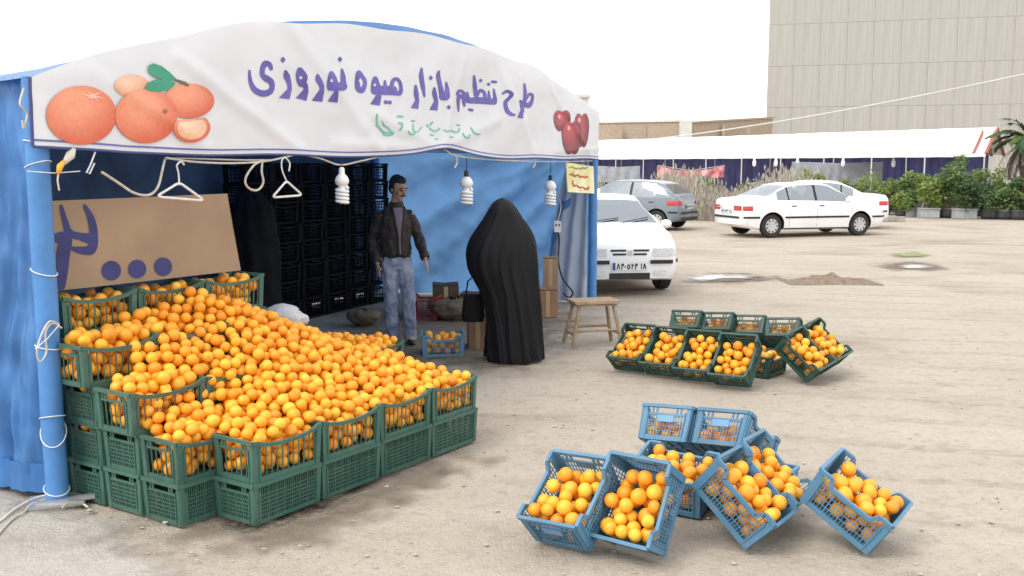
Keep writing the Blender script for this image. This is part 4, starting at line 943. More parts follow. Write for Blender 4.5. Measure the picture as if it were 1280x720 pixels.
def leafp(pts, name='printed_leaf', m=I_leaf, off=.013):
    o = print_mesh([], [pts], .6, lambda x, y: on_ban(x, y, off), name, m, ban); A = o.data.attributes.new('ink', 'FLOAT', 'POINT'); A.data.foreach_set('value', [(i * 37 % 100) / 100 for i in range(len(o.data.vertices))])
leafp([(186, 82), (192, 79), (203, 83), (213, 91), (220, 98), (214, 101), (203, 99), (192, 95), (186, 90)])
leafp([(181, 111), (186, 103), (196, 99), (208, 99), (218, 103), (220, 105), (212, 112), (200, 115), (188, 114)])
leafp([(218, 98), (232, 102), (237, 106), (235, 108), (226, 104), (217, 101)], 'printed_twig', I_stem, .012)
APL = [(0, -.80), (.22, -.96), (.55, -1.0), (.86, -.76), (1.0, -.35), (.95, .1), (.80, .55), (.55, .90), (.28, 1.0), (0, .93)]; APL = APL + [(-x, y) for x, y in APL[-2:0:-1]]
def apple(cx, cy, rx, ry, of):
    P_ = smooth_path([Vector((cx + x * rx, cy + y * ry, 0)) for x, y in APL + APL[:1]], 4)
    vs_ = [on_ban(cx, cy, of)] + [on_ban(cx + (p.x - cx) * k / 5, cy + (p.y - cy) * k / 5, of) for k in range(1, 6) for p in P_[:-1]]; n_ = len(P_) - 1
    at_ = [.35] + [min(1, math.hypot((p.x - cx) / rx * k / 5 + .3, (p.y - cy) / ry * k / 5 + .35) / 1.3) for k in range(1, 6) for p in P_[:-1]]
    m_ = MB(); m_.add(vs_, [(0, 1 + i, 1 + (i + 1) % n_) for i in range(n_)] + [(1 + k * n_ + i, 1 + (k + 1) * n_ + i, 1 + (k + 1) * n_ + (i + 1) % n_, 1 + k * n_ + (i + 1) % n_) for k in range(4) for i in range(n_)])
    o = m_.build('printed_apple', I_red, ban); A = o.data.attributes.new('ink', 'FLOAT', 'POINT'); A.data.foreach_set('value', at_)
apple(703, 151, 10.5, 13, .007); apple(727.5, 163, 9, 21, .008); apple(715, 172, 12, 21, .010)
for cx, cy in ((699, 146), (724, 150), (711, 160)): disc('printed_highlight', cx, cy, 2.4, 3.6, 0, I_hir, .012, radial=True)
# ================================================================== THINGS IN AND ON THE TENT
M_card = mat('cardboard', (0.33, 0.232, 0.148), .85, .10, 3, bump=.15, bscale=30)
M_card2 = mat('cardboard_dark', (0.30, 0.175, 0.10), .85, .14, 4, bump=.15, bscale=30)
M_navy = mat('navy_paint', (0.035, 0.040, 0.15), .6, .15, 9)
cbo = AB(0, 1.37, 0)
def on_card(px, py, off=0.0):
    d = ray(px, py); c = Vector((0, 0, CAM_H)); t = (cbo - c).dot(VB) / d.dot(VB); return c + d * t - VB * off
card = thing('cardboard_sheet', 'large brown cardboard price sheet with navy numerals standing above the oranges', 'cardboard sign')
cq = [(40, 252), (285, 242), (302, 338), (46, 366)]
def card_fn(u, v, off=0.0):
    a = on_card(*cq[3]).lerp(on_card(*cq[2]), u); b = on_card(*cq[0]).lerp(on_card(*cq[1]), u); p = a.lerp(b, v); return p - VB * (.012 * math.sin(u * 5) + .008 * noise.noise(p * 3) + off)
mb = MB(); mb.grid(lambda u, v: card_fn(u, v, .006), 40, 16); mb.grid(lambda u, v: card_fn(1 - u, v, -.002), 40, 16)
n1, n2 = 41, 17
for (i0, i1) in [(k, k + 1) for k in range(40)]:
    A_ = card_fn(i0 / 40, 0, .006); B_ = card_fn(i1 / 40, 0, .006); C_ = card_fn(i1 / 40, 0, -.002); D_ = card_fn(i0 / 40, 0, -.002); mb.add([A_, D_, C_, B_], [(0, 1, 2, 3)])
    A_ = card_fn(i0 / 40, 1, .006); B_ = card_fn(i1 / 40, 1, .006); C_ = card_fn(i1 / 40, 1, -.002); D_ = card_fn(i0 / 40, 1, -.002); mb.add([A_, B_, C_, D_], [(0, 1, 2, 3)])
mb.add([card_fn(1, v, o_) for v in (0, 1) for o_ in (.006, -.002)], [(0, 1, 3, 2)])
mb.build('sheet', M_card, card)
def z3(sts): return [[(40 + x / 2.88, 180 + y / 2.88, r / 2.88) for x, y, r in st] for st in sts]
def card_ink(px, py):
    p = on_card(px, py); a0 = on_card(*cq[3]); a1 = on_card(*cq[2]); u = (p - a0).dot((a1 - a0).normalized()) / (a1 - a0).length
    return p - VB * (.012 * math.sin(u * 5) + .008 * noise.noise(p * 3) + .011)
print_mesh(z3([[(98, 224, 6), (112, 280, 10), (128, 320, 13), (165, 332, 13), (190, 338, 18)], [(180, 222, 6), (203, 270, 13), (213, 330, 15), (205, 378, 18), (170, 382, 13), (142, 376, 8)], [(85, 338, 18), (112, 342, 24), (106, 400, 24), (104, 460, 20), (101, 512, 14)]]), [], 1.0, card_ink, 'numeral', M_navy, card)
for x, y, r in ((278, 455, 35), (372, 449, 33), (468, 441, 33)): print_mesh(z3([[(x, y, r)]]), [], 1.0, card_ink, 'numeral_zero', M_navy, card)

# black crate wall at the back
for c in range(6):
    for l in range(8):
        p = T(5.32 + c * .512 + random.uniform(-.01, .01), 2.9 + random.uniform(-.02, .02), l * .2385)
        put_crate(K_black, p, (0, 0, math.atan2(TU.y, TU.x) - math.pi / 2 + random.uniform(-.015, .015)), 'black plastic crate in the tall wall of crates at the tent back', 'black crates stacked at the tent back')
M_sackb = mat('black_plastic_sheet', (0.009, 0.009, 0.010), .7, .3, 6, bump=.5, bscale=12, spec=.15)
bc = T(4.95, 2.55, 0)
def bundle(u, v):
    a = u * 2 * math.pi; z = 1.62 * v; r = (.30 - .05 * v) * math.sqrt(max(0.0, 1 - max(0, (v - .72) / .28) ** 2)) + .002
    q = Vector((math.cos(a), math.sin(a), v * 2)); r *= 1 + .10 * noise.noise(q * 2.2) + .04 * math.sin(a * 9 + v * 3)
    return bc + Vector((r * math.cos(a), r * math.sin(a), z))
tag(MB().grid(bundle, 48, 36).build('wrapped_bundle', M_sackb, smooth=True), 'tall bundle wrapped in black plastic beside the black crates', 'bundle')

# sacks, red crate and cartons on the tent floor
M_burlap = mat('burlap', (0.16, 0.12, 0.085), .9, .25, 12, bump=.5, bscale=60)
M_redp = plastic('red_crate_plastic', (0.30, 0.045, 0.03))
def sack(px, py, w, h, dy, label, seed):
    b = gp(px, py); 
    def f(u, v):
        a = u * 2 * math.pi; t = v; r = (math.sin(min(1, t * 1.25 + .18) * math.pi * .5)) * (1 - max(0, (t - .75) / .25) ** 2 * .75)
        d = Vector((math.cos(a), math.sin(a), t * 2 + seed)); k = 1 + .16 * noise.noise(d * 1.8) + .03 * math.sin(a * 7 + t * 9)
        return Vector((w / 2 * r * k * math.cos(a), dy / 2 * r * k * math.sin(a), h * t + (.03 * noise.noise(d * 3) if 0 < t else 0)))
    r_ = thing('sack', label, 'sack', (b.x, b.y + dy / 2, 0), group='sacks on the tent floor')
    MB().grid(f, 32, 20).build('bag', M_burlap, r_, smooth=True)
    tz = f(0, 1).z
    if 0: MB().tube([(0.13 * w * math.cos(a), 0.13 * dy * math.sin(a), tz * .985) for a in np.linspace(0, 6.28, 13)[:-1]], .010, 5, closed=True).build('tie', M_rope, r_)
sack(566, 404, .66, .27, .45, 'slumped flat burlap sack by the blue side wall', 1); sack(452, 410, .42, .20, .35, 'flat burlap sack behind the standing man', 3)
K_red = crate_kit(.30, .40, .30, M_redp, 'step'); rc = gp(529, 402); put_crate(K_red, (rc.x, rc.y + .2, 0), (0, 0, RAD(80)), 'red plastic crate on the tent floor behind the man', None)
def carton(px0, px1, py1, h, d, rotz, label, z0=0, m=M_card2):
    a = gp(px0, py1, z0); b = gp(px1, py1, z0); w = (b - a).length; c = (a + b) / 2
    r_ = thing('carton', label, 'carton', (c.x, c.y + d / 2, z0), (0, 0, rotz))
    MB().box((0, 0, h / 2), (w, d, h)).build('box_body', m, r_); MB().box((0, -d / 2 - .001, h * .5), (.05, .002, h * .98)).build('tape', mat('parcel_tape', (.45, .32, .18), .3, .05), r_)
    for s in (-1, 1): MB().box((s * w * .26, 0, h + .012), (w * .48, d * .98, .004), Matrix.Rotation(s * -.08, 3, 'Y')).build('flap', m, r_)
    return r_
carton(672, 696, 397, .34, .3, .05, 'brown carton standing beside the woman in black'); carton(679, 698, 391, .70, .25, -.05, 'taller narrow carton behind the carton beside the woman', m=M_card); M_card3 = mat('dark_carton', (0.10, 0.072, 0.05), .85, .2, 4)
carton(540, 572, 398, .40, .35, .1, 'dark brown carton behind the slumped sack', m=M_card3); carton(576, 603, 400, .30, .35, -.15, 'dark low carton against the blue side wall', m=M_card3)
carton(584, 607, 437, .36, .3, .1, 'small brown carton on the floor below the black handbag')
M_bagw = mat('white_plastic_bag', (.70, .70, .72), .4, .06, 6, trans=.3)
wb = AB(1.60, 1.44, .695)
def wbag(u, v):
    a = u * 2 * math.pi; z = .20 * v; r = .12 * (math.sin((.15 + .85 * v) * math.pi) ** .6 + .08); d = Vector((math.cos(a) * 2, math.sin(a) * 2, v * 3)); r *= 1 + .35 * noise.noise(d * 1.7); return wb + Vector((r * math.cos(a) * 1.3, r * math.sin(a), z))
tag(MB().grid(wbag, 30, 14).build('plastic_bag', M_bagw, smooth=True), 'crumpled white plastic bag behind the orange heap', 'bag')
stack_crate(1.29, 1.30, 2, 'green crate under the crumpled white bag', g1, under=True); stack_crate(1.29, 1.30, 3, 'green crate carrying the crumpled white bag', g1)
M_greyc = mat('grey_card', (.35, .37, .40), .7, .1)
pc = AB(1.92, 1.62, .60); tag(MB().box(pc, (.30, .24, .04), Matrix.Rotation(.9, 3, 'Z') @ Matrix.Rotation(.2, 3, 'X')).build('folded_sheet', M_greyc), 'folded grey sheet lying beside the white plastic bag', 'sheet')

# spiral lamps
M_porc = mat('lamp_porcelain', (0.80, 0.80, 0.78), .25, .03); M_blk = mat('black_holder', (.02, .02, .02), .5, .1); M_cfl = mat('lamp_tube', (0.86, 0.86, 0.84), .2, .02)
def cfl(px, ytop, ybot, q, cordy, label, blackholder=True):
    p = tpt(px, ytop, q); pb_ = tpt(px, ybot, q); h = p.z - pb_.z; r_ = thing('spiral_lamp', label, 'lamp', (p.x, p.y, p.z)); k = h / .30
    MB().lathe([(.012, .0), (.022, -.01), (.024, -.05), (.030, -.06)], seg=14).build('holder', M_blk if blackholder else M_porc, r_, smooth=True, sharp=40)
    o = MB().lathe([(.026, -.055), (.045, -.075), (.058, -.10), (.058, -.125), (.045, -.145), (.034, -.150)], seg=18).build('ballast', M_porc, r_, smooth=True, sharp=50); o.scale = (k, k, k)
    mb = MB(); turns = 4.2; n = 84; mb.tube([(.046 * math.cos(t * turns * 6.283), .046 * math.sin(t * turns * 6.283), -.168 - .125 * t) for t in np.linspace(0, 1, n)], .0135, 7)
    mb.tube([(.03, 0, -.14), (.046, 0, -.17)], .012, 6); mb.lathe([(.030, -.145), (.030, -.285), (.02, -.297), (.004, -.30)], seg=12)
    o = mb.build('tube', M_cfl, r_, smooth=True, sharp=60); o.scale = (k, k, k)
    c = tpt(px + 1, cordy, q); MB().tube([(0, 0, 0), (.004, 0, (c.z - p.z) * .5), (0, 0, c.z - p.z + .02)], .004, 5).build('cord', M_blk, r_)
    return r_
cfl(427, 209, 255, -.13, 205, 'white spiral lamp hanging in front of the black crate wall', False)
cfl(583, 213, 256, -.10, 196, 'white spiral lamp hanging between the man and the woman'); cfl(688, 219, 257, -.08, 199, 'white spiral lamp hanging next to the yellow notice')
# ropes under the banner
def rope(pts, q, r, label, m=M_rope): return tag(MB().tube(smooth_path([tpt(x, y, q) for x, y in pts]), r, 6).build('rope', m), label, 'rope')
rope([(127, 215), (150, 230), (165, 240), (179, 244), (190, 242), (198, 232), (203, 212), (206, 199)], -.10, .008, 'slack cream rope sagging beside the near clothes hanger')
rope([(207, 197), (240, 202), (290, 204), (335, 201), (373, 192)], -.115, .007, 'cream rope running along the banner hem between the hangers')
rope([(207, 198), (235, 198), (300, 200), (339, 200)], -.10, .006, 'second thin rope along the banner hem above the hangers')
rope([(328, 201), (318, 206), (308, 220), (307, 230), (314, 237), (323, 237), (329, 228), (327, 214), (328, 200)], -.12, .008, 'loop of cream rope hanging beside the far hanger')
rope([(373, 192), (400, 198), (425, 206), (452, 201), (477, 195), (510, 186), (540, 180), (556, 187), (572, 195), (620, 200), (690, 202), (740, 201)], -.11, .007, 'long cream rope strung along the banner hem holding the lamps')
for x, lb in ((570, 'short knotted rope end hanging beside the middle lamp'), (668, 'short rope end hanging beside the lamp near the yellow notice')): rope([(x, 196), (x + 1, 204), (x - 2, 210)], -.12, .010, lb)
# clothes hangers
def hanger(cx, top, pts, label):
    r_ = thing('clothes_hanger', label, 'hanger'); P = [tpt(x, y, -.13) for x, y in pts]; m = len(P); loop = []
    for i in range(m):
        p0, p1, p2 = P[i - 1], P[i], P[(i + 1) % m]
        for t in np.linspace(0, 1, 6): a = p1.lerp(p0, .16); b = p1.lerp(p2, .16); loop.append((1 - t) ** 2 * a + 2 * t * (1 - t) * p1 + t * t * b)
    MB().tube(loop, .0085, 7, closed=True).build('frame', M_string, r_, smooth=True)
    MB().tube(smooth_path([tpt(x, y, -.13) for x, y in top]), .006, 6).build('hook', M_string, r_, smooth=True)
hanger(224, [(224, 230), (223, 216), (221, 207), (226, 202), (230, 206)], [(195, 246), (256, 251), (224, 228)], 'white clothes hanger hanging in front of the cardboard sheet')
hanger(358, [(359, 228), (353, 214), (352, 202), (356, 197), (362, 204), (361, 214)], [(340, 247), (378, 244), (358, 226)], 'white clothes hanger hanging in front of the wrapped black bundle')
# taped cable joint by the near pole
r_ = thing('taped_cable', 'cream plastic scrap with yellow tape tied at the banner corner', 'cable')
MB().tube([tpt(x, y, -.12) for x, y in ((92, 186), (88, 194), (80, 204))], [.014, .026, .012], 8).build('plastic_wrap', mat('cream_plastic', (.62, .58, .48), .5, .1), r_, smooth=True)
MB().tube([tpt(x, y, -.12) for x, y in ((80, 202), (75, 208), (73, 217))], [.012, .018, .012], 8).build('tape', mat('yellow_tape', (.75, .40, .04), .4, .08), r_, smooth=True)
MB().tube([tpt(x, y, -.12) for x, y in ((73, 216), (72, 226), (74, 238))], .005, 6).build('cord', M_rope, r_)
MB().tube([tpt(x, y, -.12) for x, y in ((119, 190), (113, 206), (108, 216), (112, 217), (118, 204))], .005, 6).build('wire_clip', M_string, r_)
# yellow notice on the far pole
sg = thing('notice_board', 'small yellow notice with red lettering hung on the far tent pole', 'sign')
Q = [tpt(708, 203, -.10), tpt(742, 208, -.10), tpt(743, 242, -.10), tpt(710, 240, -.10)]
mb = MB(); mb.add(Q + [p + TN * .012 for p in Q], [(3, 2, 1, 0), (4, 5, 6, 7), (0, 1, 5, 4), (1, 2, 6, 5), (2, 3, 7, 6), (3, 0, 4, 7)]); mb.build('board', mat('yellow_paper', (.74, .66, .28), .7, .10, 3, c2=(.78, .74, .50)), sg)
def R2(sts): return [[(690 + x / 13.08, 195 + y / 13.08, r / 13.08) for x, y, r in st] for st in sts]
on_sg = lambda x, y: tpt(x, y, -.104)
print_mesh(R2([[(580, 180, 9), (540, 205, 12), (500, 190, 10), (480, 212, 10), (430, 198, 10), (400, 212, 9), (330, 178, 9), (280, 190, 8)]]), [], .25, on_sg, 'heading', mat('olive_ink', (.22, .26, .08), .6, .1), sg)
M_rink = mat('red_ink', (.45, .08, .04), .6, .15)
print_mesh(R2([[(590, 350, 10), (560, 330, 10), (540, 355, 14), (500, 330, 10), (470, 350, 13), (420, 310, 12), (380, 330, 16), (330, 300, 16), (295, 305, 12)], [(350, 262, 9)], [(460, 300, 8)], [(540, 300, 8)]]), [], .25, on_sg, 'lettering', M_rink, sg)
print_mesh(R2([[(600, 500, 9), (590, 535, 16), (550, 540, 16), (500, 510, 10), (450, 515, 14), (400, 480, 12), (360, 490, 15), (340, 430, 10), (350, 400, 8)], [(470, 560, 8)], [(420, 440, 8)]]), [], .25, on_sg, 'lettering', M_rink, sg)
# socket on a cable by the flap
pwc = thing('power_socket', 'grey socket box on a dangling cable by the pale door flap', 'socket')
s0 = T(TL - .5, .35, 0)
def fl(px, py): d = ray(px, py); t = s0.y / d.y; return Vector((0, 0, CAM_H)) + d * t
MB().box(fl(697, 283), (.09, .05, .15)).build('socket_box', M_porc, pwc); MB().tube(smooth_path([fl(x, y) for x, y in ((697, 290), (699, 300), (698, 325), (702, 345), (709, 356), (716, 366), (711, 372), (704, 366))]), .012, 6).build('cable', M_blk, pwc)
MB().tube(smooth_path([fl(x, y) for x, y in ((697, 276), (701, 255), (690, 230), (688, 212))]), .007, 5).build('cable', M_string, pwc)
for dx in (-.02, .02): MB().box(fl(697, 283) + Vector((dx, -.027, .02)), (.018, .006, .03)).build('outlet', M_blk, pwc)
# stool
M_wood = mat('weathered_wood', (0.34, 0.25, 0.16), .8, .2, 10, bump=.4, bscale=40, stretch=(1, 6, 1))
st = thing('wooden_stool', 'weathered wooden stool with splayed legs beside the far tent pole', 'stool', (.86, 10.5, 0), (0, 0, RAD(14)))
for k in range(3): MB().box((0, -.112 + k * .112, .462), (.50, .108, .028)).build('seat_plank', M_wood, st)
MB().box((0, 0, .435), (.44, .28, .025)).build('seat_frame', M_wood, st)
lg = {}
for sx in (-1, 1):
    for sy in (-1, 1): lg[sx, sy] = (Vector((sx * .185, sy * .11, .44)), Vector((sx * .27, sy * .17, 0))); MB().tube(lg[sx, sy], [.019, .023], 8).build('leg', M_wood, st, smooth=True, sharp=50)
for sy in (-1, 1): MB().tube([lg[-1, sy][0].lerp(lg[-1, sy][1], .62), lg[1, sy][0].lerp(lg[1, sy][1], .62)], .014, 8).build('stretcher', M_wood, st, smooth=True, sharp=50)
for sx in (-1, 1): MB().tube([lg[sx, -1][0].lerp(lg[sx, -1][1], .72), lg[sx, 1][0].lerp(lg[sx, 1][1], .72)], .014, 8).build('stretcher', M_wood, st, smooth=True, sharp=50)

# ================================================================== PEOPLE
M_skin = mat('skin', (0.46, 0.28, 0.195), .55, .08, 12); M_hair = mat('black_hair', (0.012, 0.010, 0.009), .5, .3, 60, bump=.5, bscale=160)
M_jack = mat('dark_brown_jacket', (0.030, 0.024, 0.020), .6, .25, 8, bump=.35, bscale=22); M_shirt = mat('mauve_shirt', (0.22, 0.18, 0.22), .8, .12, 12)
M_jean = mat('worn_denim', (0.17, 0.215, 0.34), .85, .22, 7, bump=.3, bscale=50, c2=(.30, .34, .44)); M_shoe = mat('black_shoe', (.02, .018, .016), .4, .1); M_belt = mat('belt', (.03, .02, .015), .5, .1)
def loftz(mb, rings, seg=20):
    n = len(rings); vs = []
    for (cx, cy, cz), rx, ry in rings:
        for k in range(seg): a = 2 * math.pi * k / seg; vs.append((cx + rx * math.cos(a), cy + ry * math.sin(a), cz))
    fs = [(i * seg + k, i * seg + (k + 1) % seg, (i + 1) * seg + (k + 1) % seg, (i + 1) * seg + k) for i in range(n - 1) for k in range(seg)]
    fs += [tuple(range(seg - 1, -1, -1)), tuple((n - 1) * seg + k for k in range(seg))]; mb.add(vs, fs)
def hand(mb, w, d, side, out):
    """w wrist, d direction of fingers, side: thumb direction, out: palm normal"""
    w = Vector(w); d = Vector(d).normalized(); s = Vector(side); s = (s - d * s.dot(d)).normalized(); n = d.cross(s)
    M = Matrix((s, n, d)).transposed()
    mb.ell(w + d * .045, (.040, .017, .052), M)
    for k, (o, ln) in enumerate(((.028, .070), (.010, .078), (-.009, .073), (-.027, .058))):
        b = w + d * .082 + s * o; c1 = b + d * ln * .5 + n * Vector((0, 0, 0)).length + out * .008; c2 = c1 + d * ln * .38 + out * .022; mb.tube([b - d * .02, b, c1, c2], [.0095, .0095, .0088, .0072], 7)
    b = w + d * .03 + s * .036; mb.tube([b - s * .015, b + s * .018 + d * .02, b + s * .026 + d * .050 + out * .012], [.012, .0105, .008], 7)
def head_parts(mb, c, R, k=1.0):
    e = lambda o, r: mb.ell(c + R @ (Vector(o) * k), tuple(x * k for x in r), R, 16, 10)
    e((0, .012, .022), (.074, .092, .098)); e((0, -.018, -.038), (.056, .066, .075)); e((0, -.050, -.082), (.030, .030, .026))     # skull, face, chin
    e((0, -.094, -.012), (.012, .018, .026)); e((0, -.086, .018), (.050, .016, .012)); e((0, -.082, -.052), (.024, .012, .011))  # nose, brow, mouth
    for s in (-1, 1): e((s * .076, .010, -.008), (.010, .020, .031)); e((s * .036, -.066, -.022), (.022, .018, .022))            # ears, cheeks
mp = gp(497, 430); man = thing('person', 'man in dark jacket and worn jeans standing inside the tent', 'person', (mp.x, mp.y, 0), (0, 0, RAD(10))); man.scale = (.92, .95, 1); man.rotation_euler = (RAD(2), RAD(-1.5), RAD(12))
HR = Euler((RAD(14), 0, RAD(34))).to_matrix(); HCc = Vector((.070, -.03, 1.648)); HK = 1.10
b = MB(); head_parts(b, HCc, HR, HK)
b.tube([(.03, .02, 1.40), (.045, .01, 1.50), (.06, -.005, 1.59)], [.085, .064, .060], 14)
loftz(b, [((.02, .02, .86), .15, .10), ((.02, .02, .95), .155, .105), ((.02, .02, 1.08), .150, .10), ((.02, .015, 1.25), .175, .11), ((.02, .02, 1.38), .185, .10), ((.03, .02, 1.45), .10, .075)])
armL = [Vector((-.150, .02, 1.355)), Vector((-.235, .085, 1.105)), Vector((-.195, -.055, .875))]; armR = [Vector((.190, .02, 1.365)), Vector((.290, .075, 1.12)), Vector((.345, -.10, .905))]
for A_ in (armL, armR): b.tube([Vector((A_[0].x * .5 + .01, .02, 1.385)), A_[0], A_[0].lerp(A_[1], .5), A_[1], A_[1].lerp(A_[2], .4), A_[2]], [.05, .058, .05, .042, .04, .027], 12)
hand(b, armL[2], (.02, -.10, -.9), (.35, -.9, 0), Vector((.5, .2, 0))); hand(b, armR[2], (.16, -.12, -.9), (-.3, -.9, 0), Vector((-.5, .1, 0)))
legL = [Vector((-.055, .02, .90)), Vector((-.055, -.015, .49)), Vector((-.045, .03, .07))]; legR = [Vector((.105, .02, .90)), Vector((.145, -.05, .49)), Vector((.150, .0, .07))]
for A_ in (legL, legR): b.tube([A_[0], A_[0].lerp(A_[1], .5), A_[1], A_[1].lerp(A_[2], .35), A_[2]], [.085, .075, .055, .053, .04], 14)
for A_ in (legL, legR): b.ell(A_[2] + Vector((0, -.05, -.02)), (.04, .11, .035))
obj('body', remesh(b, 'body', .0075, M_skin, 3), man)
j = MB(); loftz(j, [((.02, .02, .93), .172, .128), ((.02, .02, .99), .178, .132), ((.02, .02, 1.12), .176, .126), ((.02, .015, 1.27), .192, .132), ((.02, .02, 1.36), .190, .12), ((.025, .025, 1.42), .150, .100), ((.035, .02, 1.465), .098, .085), ((.045, .015, 1.515), .076, .076)], 28)
for A_ in (armL, armR): j.tube([Vector((A_[0].x * .45 + .012, .02, 1.395)), A_[0] + Vector((A_[0].x * -.06, 0, .0)), A_[0].lerp(A_[1], .5), A_[1], A_[1].lerp(A_[2], .45), A_[2] + (A_[1] - A_[2]) * .02], [.058, .070, .068, .061, .057, .048], 14)
obj('jacket', remesh(j, 'jacket', .011, M_jack, 2, wr=.017, wscale=10), man)
def fy(z): return np.interp(z, [.93, .99, 1.12, 1.27, 1.38, 1.44, 1.5], [-.110, -.114, -.108, -.119, -.102, -.072, -.058])
def strip(name, m, x0f, x1f, z0, z1, off):
    mb = MB(); mb.grid(lambda u, v: (x0f(z0 + (z1 - z0) * v) * (1 - u) + x1f(z0 + (z1 - z0) * v) * u, fy(z0 + (z1 - z0) * v) - off + .25 * ((x0f(z0) * (1 - u) + x1f(z0) * u) - .045) ** 2 - .004 * math.sin(u * math.pi), z0 + (z1 - z0) * v), 6, 16); return mb.build(name, m, man, smooth=True)
strip('shirt', M_shirt, lambda z: .048 - .004 - .04 * max(0, (z - 1.15) / .3), lambda z: .052 + .022 + .045 * max(0, (z - 1.15) / .3), .97, 1.455, .012)
for s, x in ((-1, .040), (1, .078)): MB().tube([(x + s * .06 * max(0, (z - 1.15) / .3) * .8, fy(z) - .010, z) for z in np.linspace(.95, 1.46, 14)], [(.012, .012)] * 14, 8).build('jacket_lapel', M_jack, man, smooth=True)
t = MB(); loftz(t, [((.025, .02, .80), .155, .115), ((.025, .02, .90), .165, .120), ((.025, .02, .985), .160, .116)], 24)
for A_ in (legL, legR): t.tube([A_[0], A_[0].lerp(A_[1], .5), A_[1], A_[1].lerp(A_[2], .4), A_[1].lerp(A_[2], .85), A_[2] + Vector((0, 0, -.03))], [.098, .090, .078, .074, .072, .076], 16)
obj('trousers', remesh(t, 'trousers', .011, M_jean, 2, wr=.016, wscale=11), man)
MB().tube([(.025 + .166 * math.cos(a), .02 + .124 * math.sin(a), .972) for a in np.linspace(0, 6.283, 33)[:-1]], [(.006, .019)] * 32, 6, closed=True).build('belt', M_belt, man)
for A_ in (legL, legR):
    s_ = MB(); s_.ell(A_[2] + Vector((0, -.06, -.035)), (.048, .135, .04)); s_.ell(A_[2] + Vector((0, .02, -.02)), (.045, .06, .055)); s_.box(A_[2] + Vector((0, -.05, -.061)), (.08, .22, .016)); obj('shoe', remesh(s_, 'shoe', .009, M_shoe, 2), man)
hm = MB(); e = lambda o, r: hm.ell(HCc + HR @ (Vector(o) * HK), tuple(x * HK for x in r), HR, 16, 10)
e((0, .030, .045), (.079, .084, .084)); e((0, -.010, .086), (.066, .070, .040)); e((0, .058, -.005), (.070, .052, .070))
for s in (-1, 1): e((s * .068, .022, .010), (.016, .045, .055))
obj('hair', remesh(hm, 'hair', .008, M_hair, 2, wr=.005, wscale=30), man)
fm = MB(); e = lambda o, r: fm.ell(HCc + HR @ (Vector(o) * HK), tuple(x * HK for x in r), HR, 10, 6)
e((0, -.094, -.043), (.030, .010, .0085)); 
for s in (-1, 1): e((s * .031, -.090, .026), (.021, .008, .0055))
fm.build('moustache', M_hair, man, smooth=True)
em = MB(); e = lambda o, r: em.ell(HCc + HR @ (Vector(o) * HK), tuple(x * HK for x in r), HR, 10, 6)
for s in (-1, 1): e((s * .030, -.082, .006), (.013, .009, .007))
em.build('eye', mat('eye_dark', (.03, .02, .015), .2, .1), man, smooth=True)

# woman in a black chador, seen from behind
wp = gp(628, 453) + Vector((0, .12, 0)); wom = thing('person', 'person in a full length black chador seen from behind before the tent', 'person', (wp.x, wp.y, 0))
M_chador = mat('black_chador_cloth', (0.0075, 0.0075, 0.0085), .62, .2, 6, bump=.3, bscale=14, spec=.22)
RID = [(random.uniform(0, 6.283), random.uniform(.05, .17), random.uniform(.5, 1.3), random.uniform(-.25, .25)) for _ in range(30)]
bw = MB(); head_parts(bw, Vector((0, .03, 1.44)), Euler((RAD(20), 0, RAD(180))).to_matrix(), .92)
loftz(bw, [((.03, .0, .75), .13, .09), ((.03, 0, .95), .11, .08), ((.01, 0, 1.15), .13, .09), ((0, .01, 1.25), .14, .08), ((0, .02, 1.33), .06, .05)])
for s, el in ((-1, (-.27, .06, .98)), (1, (.20, .06, .98))): bw.tube([(s * .13, .01, 1.23), el, (s * .06, .17, .99)], [.04, .034, .025], 10); hand(bw, (s * .06, .17, .99), (-s * .4, .5, .1), (0, 0, 1), Vector((0, .5, 0)))
for x in (.0, .14): bw.tube([(x, 0, .80), (x, .0, .42), (x + .01, .0, .06)], [.08, .055, .04], 12); bw.ell((x + .01, .06, .035), (.04, .12, .035))
obj('body', remesh(bw, 'body', .009, M_skin, 3), wom)
CZ = [0, .10, .41, .715, .83, .985, 1.14, 1.25, 1.37, 1.47, 1.52, 1.555, 1.577]; CX = [.10, .10, .095, .06, .0, -.02, -.025, .0, .0, .0, .0, .0, .0]
CW = [.275, .272, .266, .290, .345, .368, .356, .300, .208, .146, .110, .070, .008]; CD = [.25, .24, .225, .225, .225, .225, .21, .185, .165, .150, .115, .07, .008]; CY = [0, 0, 0, 0, 0, 0, .0, .01, .02, .03, .03, .03, .03]
def chador(u, v):
    a = u * 2 * math.pi; z = .012 + 1.565 * v; f = (lambda A_: float(np.mean(np.interp([z - .09, z - .045, z, z + .045, z + .09], CZ, A_)))) if z < 1.36 else (lambda A_: float(np.interp(z, CZ, A_)))
    low = max(0.0, 1 - z / 1.35); ph = a + .25 * math.sin(z * 2.1) + .12 * noise.noise(Vector((math.cos(a) * 2, math.sin(a) * 2, z)))
    fold = -.45
    for a0, wd, am, dr in RID:
        e_ = (ph - a0 - dr * (1.4 - z) + math.pi) % (2 * math.pi) - math.pi; fold += am * math.exp(-(e_ / (wd * (.6 + .5 * low))) ** 2)
    fold = fold * (.040 + .070 * low) + .03 * noise.noise(Vector((math.cos(a) * 3, math.sin(a) * 3, z * 2.2))) * (1 - low * .5) * (1 if z < 1.45 else .3)
    if z > 1.45: fold *= max(0, (1.577 - z) / .127)
    k = 1 + fold; hem = .012 * math.sin(a * 7) * (1 if v < 1e-6 else 0)
    return (f(CX) * .9 + .935 * f(CW) * k * math.cos(a), f(CY) + f(CD) * k * math.sin(a), max(.004, z + hem))
MB().grid(chador, 160, 90).build('chador', M_chador, wom, smooth=True)
